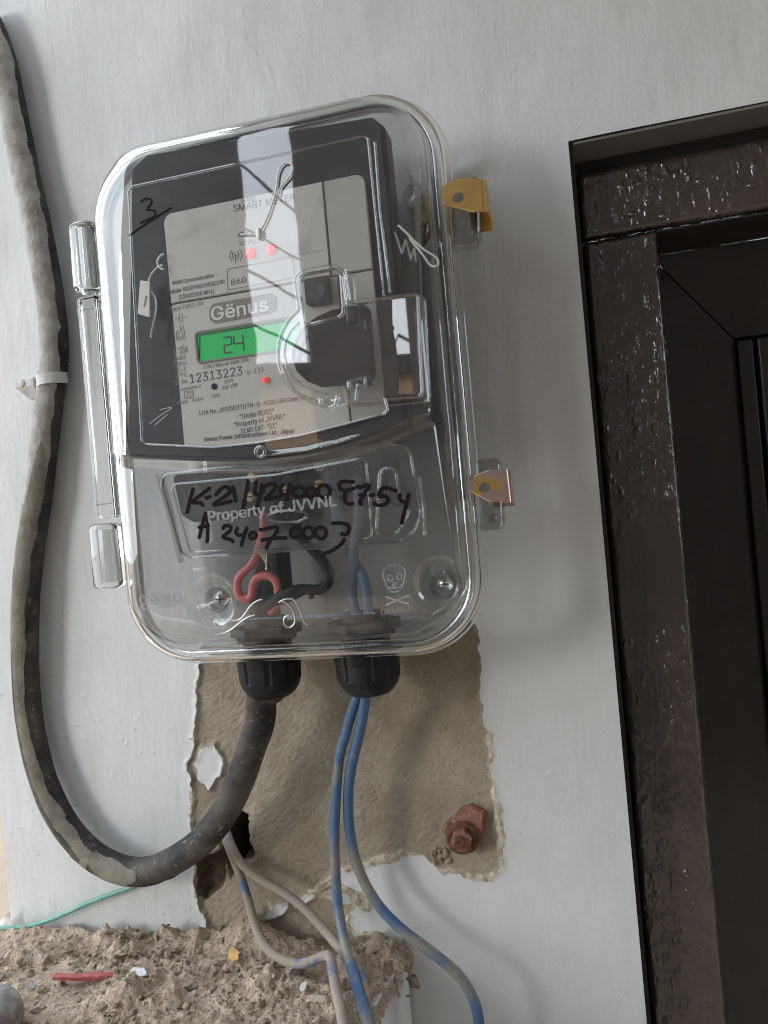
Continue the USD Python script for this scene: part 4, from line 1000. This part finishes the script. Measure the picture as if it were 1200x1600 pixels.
# paint and cement smear: left of the cable and its front in the upper run
ax = spline(cpts, 30)
ci = np.clip((pu * (len(ax) - 1)).astype(int), 0, len(ax) - 1)
rel = fc - ax[ci]
side = (0.77 * rel[:, 0] + 0.64 * rel[:, 1]) / 0.0098                          # -1 left and towards the street ... +1 right and towards the wall
low = -rel[:, 2] / 0.0098
kx = [0, 0.10, 0.22, 0.30, 0.37, 0.44, 0.48, 0.52, 0.556, 0.59, 0.63, 0.67]
hi_ = np.interp(pu, kx, [0.62, 0.50, 0.25, 0.45, 0.20, 0.10, 0.02, 0.06, 0.14, 0.10, -0.15, -1.2])
lo2 = np.interp(pu, kx, [-2, -2, -2, -2, -2, -1.2, -0.82, -0.72, -0.66, -0.60, -0.75, -1.3])
edge = (fbm(np.c_[pu * 60, side * 0.7, 0 * pu], 3, 93) - 0.5) * 0.55
keepf = (side + edge < hi_) & (side + edge * 0.4 > lo2) & (rel[:, 1] < 0.006)
keepf |= (pu > 0.55) & (pu < 0.76) & (low > 0.80 + 0.5 * (fbm(np.c_[pu * 90, 0 * pu, 0 * pu], 2, 95) - 0.5))
sub = trimesh.Trimesh(pm_.vertices, pm_.faces[:nf][keepf], process=False); sub.remove_unreferenced_vertices()
for nm_, mk, mt_ in (('grey wall paint smeared along the upper cable', pu[keepf] < 0.345 + 0.02 * np.sin(pth[keepf] * 3), 'cable_paint'), ('tan cement crust along the lower cable', None, 'cable_cement')):
    if mk is None: mk = ~last_
    last_ = mk
    s1 = trimesh.Trimesh(pm_.vertices, pm_.faces[:nf][keepf][mk], process=False); s1.remove_unreferenced_vertices()
    obj('paint_smear', s1, mt_, cable, smooth=True, label=nm_)
C2 = lambda pts, y: [at(300 + a / 3.333, 820 + b / 3.333, y) for a, b in pts]
yi = -0.046
obj('core', tube([at(412, 800, -0.05), at(410, 835, -0.05)] + C2([(345, 130), (322, 190), (285, 232), (245, 275), (236, 330), (262, 383), (304, 378), (314, 330), (330, 285), (375, 264), (425, 280), (448, 335)], yi) + [np.array([G1[0] + 0.001, YG, 1.446])], 0.0026, 14, 8), 'wire_red', cable, label='red core wire bent in a loop')
obj('core', tube([np.array([G1[0] + 0.002, YG, 1.446])] + C2([(450, 378), (520, 345), (600, 335), (670, 335), (712, 290), (705, 225), (660, 165), (610, 115), (575, 80)], yi - 0.002) + [at(470, 800, -0.052)], 0.0031, 14, 8), 'wire_black', cable, label='black core wire bent back up to the terminals')
obj('core', tube([np.array([G1[0] + 0.003, YG, 1.446])] + C2([(480, 400), (540, 375), (610, 350), (622, 385)], yi - 0.003), 0.0016, 10, 8), 'wire_black', cable)
arm = [[(195, 492), (262, 482), (300, 430), (330, 402), (368, 388)], [(455, 404), (490, 386), (525, 388), (555, 428), (605, 520)], [(470, 400), (512, 425), (534, 470), (530, 520), (500, 534), (478, 505), (488, 478), (512, 474)], [(130, 566), (200, 548), (262, 500), (330, 470)]]
for l_ in arm:
    obj('armour_strand', tube(C2(l_, -0.058), 0.00055, 8, 8), 'steel', cable)
for k in range(4):
    obj('copper_strand', tube(C2([(346 + 12 * k, 128), (362 + 9 * k, 165), (380 + 3 * k, 190), (384 + 2 * k, 235)], -0.052), 0.0004, 6, 6), 'copper', cable)
stub = lathe([(0.0094, 1.440), (0.0088, 1.452), (0.0062, 1.462), (0.0050, 1.476), (0.0048, 1.492), (0, 1.493)], 24)
obj('sheath_end', moved(stub, (G1[0] + 0.001, YG, 0)), 'cable_black', cable)
blk = rbox(at(424, 940, -0.028), at(454, 850, -0.016), 0.003)
obj('sheath_flap', blk, 'wire_black', cable)
# its clip
p0 = at(84, 595, yc)
clip = thing('cable_clip', 'grey painted saddle clip holding the thick cable to the wall', 'cable clip', (p0[0], 0, p0[2]))
band = []
Rb = 0.0112
for a in np.linspace(-0.25, math.pi + 0.1, 18):
    band.append((p0[0] - Rb * math.cos(a) * 1.0, -0.0105 - Rb * math.sin(a)))
inner_b = [(p0[0] + (x - p0[0]) * 0.84, -0.0105 + (y + 0.0105) * 0.84) for x, y in band]
bm = trimesh.creation.extrude_polygon(Polygon(band + inner_b[::-1]).buffer(0), 0.0075, engine='earcut'); bm.apply_translation((0, 0, p0[2] - 0.0037))
bm.apply_transform(trimesh.transformations.rotation_matrix(math.radians(-4), (0, 1, 0), p0))
obj('band', bm, 'clip_paint', clip, smooth=30)
q = at(50, 612, -0.006)
obj('nail_boss', trimesh.convex.convex_hull(np.vstack([rbox((q[0] - 0.0085, -0.013, q[2] + 0.002), (q[0] + 0.008, -0.0002, q[2] + 0.009), 0.0012).vertices, rbox((q[0] - 0.001, -0.009, q[2] - 0.006), (q[0] + 0.008, -0.0002, q[2]), 0.001).vertices])), 'clip_paint', clip, smooth=30)
obj('nail_head', moved(facing(lathe([(0.0028, 0), (0.0028, 0.0008), (0, 0.0012)], 16)), (q[0] - 0.003, -0.013, q[2] + 0.0055)), 'clip_paint', clip)

# ------------------------------------------------------------------ blue wires
def wire(name, label, cat, pts3, r, mat, group=None, inside=None):
    m = tube(pts3, r, 14, 9, rfun=lambda u, th, p: 1 + (noise(p[:, None, :] * 90 + 0 * th[..., None], 7) - 0.5) * 0.06)
    if inside:
        t = thing(name, label, cat, tuple(pts3[0]), group)
        obj('wire', m, mat, t, smooth=True)
        obj('inner_run', tube(inside, r, 12, 8), 'wire_blue_inside', t, smooth=True)
        return t
    return tag(obj(name, m, mat, smooth=True), label, cat, group)
w1x = [(558, 1088, -0.035), (552, 1105, -0.034), (542, 1140, -0.032), (531, 1180, -0.030), (526, 1230, -0.028), (523, 1300, -0.026), (525, 1370, -0.026), (532, 1440, -0.032), (546, 1500, -0.052), (560, 1550, -0.078), (575, 1600, -0.100), (588, 1660, -0.115)]
w2x = [(571, 1088, -0.035), (568, 1110, -0.034), (558, 1160, -0.030), (547, 1210, -0.027), (544, 1265, -0.024), (551, 1325, -0.022), (570, 1380, -0.022), (600, 1425, -0.024), (640, 1462, -0.026), (690, 1500, -0.028), (725, 1535, -0.030), (744, 1575, -0.031), (749, 1615, -0.031), (750, 1670, -0.031)]
gx1, gx2_ = G2[0] - 0.0040, G2[0] + 0.0036
top1 = [np.array([gx1, YG, 1.440]), np.array([gx1, YG, 1.412])]
top2 = [np.array([gx2_, YG, 1.440]), np.array([gx2_, YG, 1.412])]
wire('blue_wire', 'straighter dusty blue wire, left of the two under the right gland', 'wire', top1 + [at(*p) for p in w1x], 0.0031, 'wire_blue',
     inside=[np.array([gx1, YG, 1.439]), at(551, 935, -0.036), at(551, 890, -0.038), at(554, 850, -0.042), at(560, 800, -0.048), at(556, 745, -0.05)])
wire('blue_wire', 'curving blue wire, right of the two under the right gland, bending out to the right', 'wire', top2 + [at(*p) for p in w2x], 0.0033, 'wire_blue',
     inside=[np.array([gx2_, YG, 1.439]), at(574, 935, -0.036), at(566, 900, -0.036), at(549, 872, -0.034), at(538, 850, -0.036), at(528, 810, -0.048), at(520, 770, -0.05)])
w3 = [(352, 1296, 0.006), (358, 1312, -0.001), (372, 1342, -0.008), (398, 1368, -0.013), (440, 1393, -0.017), (476, 1420, -0.022), (506, 1452, -0.029), (534, 1485, -0.042), (556, 1512, -0.054), (572, 1560, -0.078), (590, 1640, -0.104)]
w4 = [(350, 1300, 0.006), (357, 1322, -0.002), (370, 1355, -0.008), (386, 1400, -0.014), (397, 1440, -0.022), (412, 1475, -0.033), (438, 1498, -0.041), (466, 1506, -0.046), (495, 1498, -0.048), (512, 1493, -0.050), (519, 1510, -0.060), (526, 1550, -0.086), (536, 1600, -0.108), (542, 1660, -0.124)]
wire('dusty_wire', 'dust caked blue wire from the hole running straight down right to the blue wires', 'wire', [at(*p) for p in w3], 0.0029, 'wire_dusty')
wire('dusty_wire', 'dust caked blue wire from the hole drooping and bending sharply over the dirt', 'wire', [at(*p) for p in w4], 0.0029, 'wire_dusty')
wire('green_wire', 'thin green wire stretched from the wall corner behind the thick cable', 'wire', [at(*p) for p in [(-40, 1452, -0.010), (0, 1450, -0.009), (38, 1448, -0.007), (60, 1443, -0.006), (100, 1428, -0.005), (150, 1406, -0.004), (200, 1388, -0.004), (240, 1368, -0.003)]], 0.0018, 'wire_green')

# ------------------------------------------------------------------ rusty anchor bolt
pb = at(716, 1300, -0.004)
bolt = thing('anchor_bolt', 'rusty anchor bolt with washer and nut in the cement patch', 'bolt', (pb[0], 0, pb[2]))
wp = Polygon([xz(*q, -0.002) for q in [(689, 1296), (700, 1283), (722, 1262), (736, 1258), (757, 1268), (756, 1290), (750, 1318), (738, 1328), (712, 1322), (700, 1305)]]).buffer(-0.0015).buffer(0.0015)
obj('plate', prism(wp, 0.003, -0.0040, 0.0008), 'rust', bolt)
wsh = facing(lathe([(0.0062, 0), (0.0105, 0), (0.0108, 0.0012), (0.0098, 0.0026), (0.0062, 0.0030)], 36))
tilt = trimesh.transformations.rotation_matrix(0.22, (0.3, 0, 1))
wsh.apply_transform(tilt)
obj('washer', moved(wsh, (pb[0] + 0.0028, -0.0048, pb[2] - 0.0028)), 'rust_dark', bolt)
hx_ = Polygon([(0.0066 * math.cos(a), 0.0066 * math.sin(a)) for a in np.arange(6) * np.pi / 3 + 0.2]).buffer(-0.0008).buffer(0.0008)
hn = facing(moved(trimesh.creation.extrude_polygon(hx_, 0.0052, engine='earcut'), (0, 0, 0)))
hn.apply_transform(tilt)
obj('nut', moved(hn, (pb[0] + 0.0024, -0.0076, pb[2] - 0.0022)), 'rust', bolt)
sb_ = facing(lathe([(0.0036, 0), (0.0034, 0.0010), (0.0038, 0.0018), (0.0034, 0.0026), (0.0038, 0.0034), (0.0032, 0.0042), (0, 0.0044)], 20)); sb_.apply_transform(tilt)
obj('stud', moved(sb_, (pb[0] + 0.0020, -0.0128, pb[2] - 0.0020)), 'rust_dark', bolt)
rr_ = []
for k in range(26):
    c = at(686 + rng.normal(0, 9), 1338 + rng.normal(0, 7), 0.0018)
    rr_.append(moved(shard(rng.uniform(0.0008, 0.0022), k + 40, (1, 0.7, 1), 1, 0.5), c))
for k in range(60):
    u = rng.random()
    c = at(618 + 22 * u + rng.normal(0, 5), 1490 + 60 * u + rng.normal(0, 8), 0.0)
    rr_.append(moved(shard(rng.uniform(0.0007, 0.0022), k + 140, (1, 0.7, 1), 1, 0.5), c))
tag(obj('soil_crumbs', cat_(rr_), 'clod', smooth=False), 'brown crumbs of soil stuck to the wall below the rusty bolt and by the ledge', kind='stuff')

# ------------------------------------------------------------------ seals
ys = YFR - 0.0016
t = thing('wire_seal', 'looped clear seal wire hanging over the top of the face plate', 'seal', tuple(at(405, 365, ys)))
obj('loop', tube([at(*q, ys) for q in [(376, 367), (390, 366), (402, 364), (412, 352), (424, 322), (432, 292), (437, 264), (446, 254), (456, 258), (457, 266), (447, 282), (436, 302)]], 0.00055, 8, 8), 'seal_white', t)
obj('knot', moved(shard(0.0026, 3, (1.2, 0.6, 1), 2, 0.4), at(405, 364, ys)), 'seal_white', t)
t = thing('tag_seal', 'small clear tag seal with white label left of the face plate', 'seal', tuple(at(230, 470, YM - 0.004)))
obj('loop', tube([at(*q, YM - 0.003) for q in [(254, 414), (246, 418), (240, 424), (234, 434), (234, 452), (240, 460), (241, 500), (236, 528)]], 0.00055, 8, 8), 'seal_white', t)
obj('loop', tube([at(*q, YM - 0.003) for q in [(256, 397), (249, 402), (246, 410), (250, 418), (256, 421)]], 0.00065, 8, 8), 'seal_white', t)
obj('tag', prism(poly([(219, 438), (234, 440), (234, 496), (215, 490)], YM - 0.004, 0.0008), YM - 0.003, YM - 0.0042, 0.0002), 'white_print', t)
obj('print', prism(poly([(227, 462), (230, 462), (227, 480), (224, 480)], YM - 0.0043), YM - 0.0042, YM - 0.00435), 'print_grey', t, smooth=False)
obj('strip', prism(poly([(235, 447), (241, 448), (241, 500), (239, 522), (236, 528), (233, 520), (236, 500)], YM - 0.004), YM - 0.003, YM - 0.0036), 'clear_bead', t, smooth=False)
ysr = -0.074
t = thing('wire_seal', 'zigzag white seal strip with a clear wire loop in the upper right of the box', 'seal', tuple(at(650, 390, ysr)))
obj('strip', strokes([[(618, 365), (628, 396), (634, 376), (642, 405), (648, 388), (650, 408)]], 0.0012, ysr, 0.0006, False), 'frosted_bead', t, smooth=False)
obj('loop', tube([at(*q, ysr) for q in [(622, 352), (645, 374), (672, 396), (684, 406), (684, 414), (676, 416), (666, 406), (656, 392), (640, 372)]], 0.0006, 8, 8), 'seal_white', t)
obj('capsule', moved(shard(0.0075, 5, (1.2, 0.5, 0.9), 3, 0.15), at(664, 366, ysr + 0.012)), 'clear_solid', t)

# ------------------------------------------------------------------ houses and wires across the lane
def mirror(px, py, dist, Y=YFR):
    """Where the line of sight through the photo place, mirrored by the cover's front, gets to at a distance across the lane."""
    p = at(px, py, Y); d = (p - CAM) / abs((p - CAM)[1]); return p + d * np.array([1, -1, 1]) * dist
def ray_poly(pl, pr, d0, d1, wide_l=0.0, wide_r=0.0):
    a, b, c, d = mirror(*pl, d0), mirror(*pl, d1), mirror(*pr, d1), mirror(*pr, d0)
    return a, b, c, d
E0, E1 = mirror(381, 330, 3.4), mirror(381, 330, 4.6)
house('neighbour_house', 'narrow dim house across the lane, left of the gap, seen as a reflection', [(E0[0] - 1.65, E0[1]), (E1[0] - 1.8, E1[1]), (E1[0], E1[1]), (E0[0], E0[1])], 7.0, 'house_shade')
R0 = mirror(462, 330, 3.0)
house('neighbour_house', 'wide dim house across the lane, right of the gap, seen as a reflection', [(R0[0], R0[1] - 3.5), (14, R0[1] - 3.5), (14, R0[1]), (R0[0], R0[1])], 7.2, 'house_brown')
lo_ = mirror(430, 590, 9.0)
house('far_house', 'sunlit ochre house at the end of the gap across the lane', [(lo_[0] - 3.2, -12), (lo_[0] + 2.5, -13.5), (lo_[0] + 2.5, -11.0), (lo_[0] - 1.2, -9.0)], lo_[2], 'house_ochre')
bw0, bw1 = mirror(330, 722, 5.2), mirror(520, 722, 5.2)
bwall = thing('added_low_wall', 'low dark wall added across the gap to cut the lower reflection of the far house', 'wall', (bw0[0], bw0[1], 0))  # added to block the lower part of the ochre house in the reflection
obj('wall', bx((bw0[0], bw0[1] - 0.15, 0), (bw1[0], bw0[1], bw0[2])), 'house_shade', bwall, smooth=False)
for k, (a, b) in enumerate((((383, 262), (460, 330)), ((383, 358), (470, 408)), ((383, 420), (470, 468)), ((383, 500), (470, 545)))):
    A, B = mirror(*a, 4.9), mirror(*b, 4.7)
    dv = B - A
    pts3 = [A - dv * 2.0 + (0, 0, 0.25), A - dv * 0.8, A, B, B + dv * 1.0, B + dv * 2.5 + (0, 0, 0.3)]
    tag(obj('overhead_wire', tube(pts3, 0.011 if k != 1 else 0.007, 8, 6), 'street_wire', smooth=True), ['highest, thickest', 'second highest, thin', 'third highest', 'lowest'][k] + ' overhead wire mirrored in the cover, in the lane opposite', 'overhead wire')

shade = thing('added_shade_slab', 'unseen slab added high over the door to dim the top and right of the wall', 'added_shade_slab', (0.6, -0.3, 2.2))  # added unseen slab, there to shade the upper and right wall
obj('slab', rbox((-0.30, -0.62, 2.03), (1.7, 0.004, 2.12), 0.006), 'wall_paint', shade)
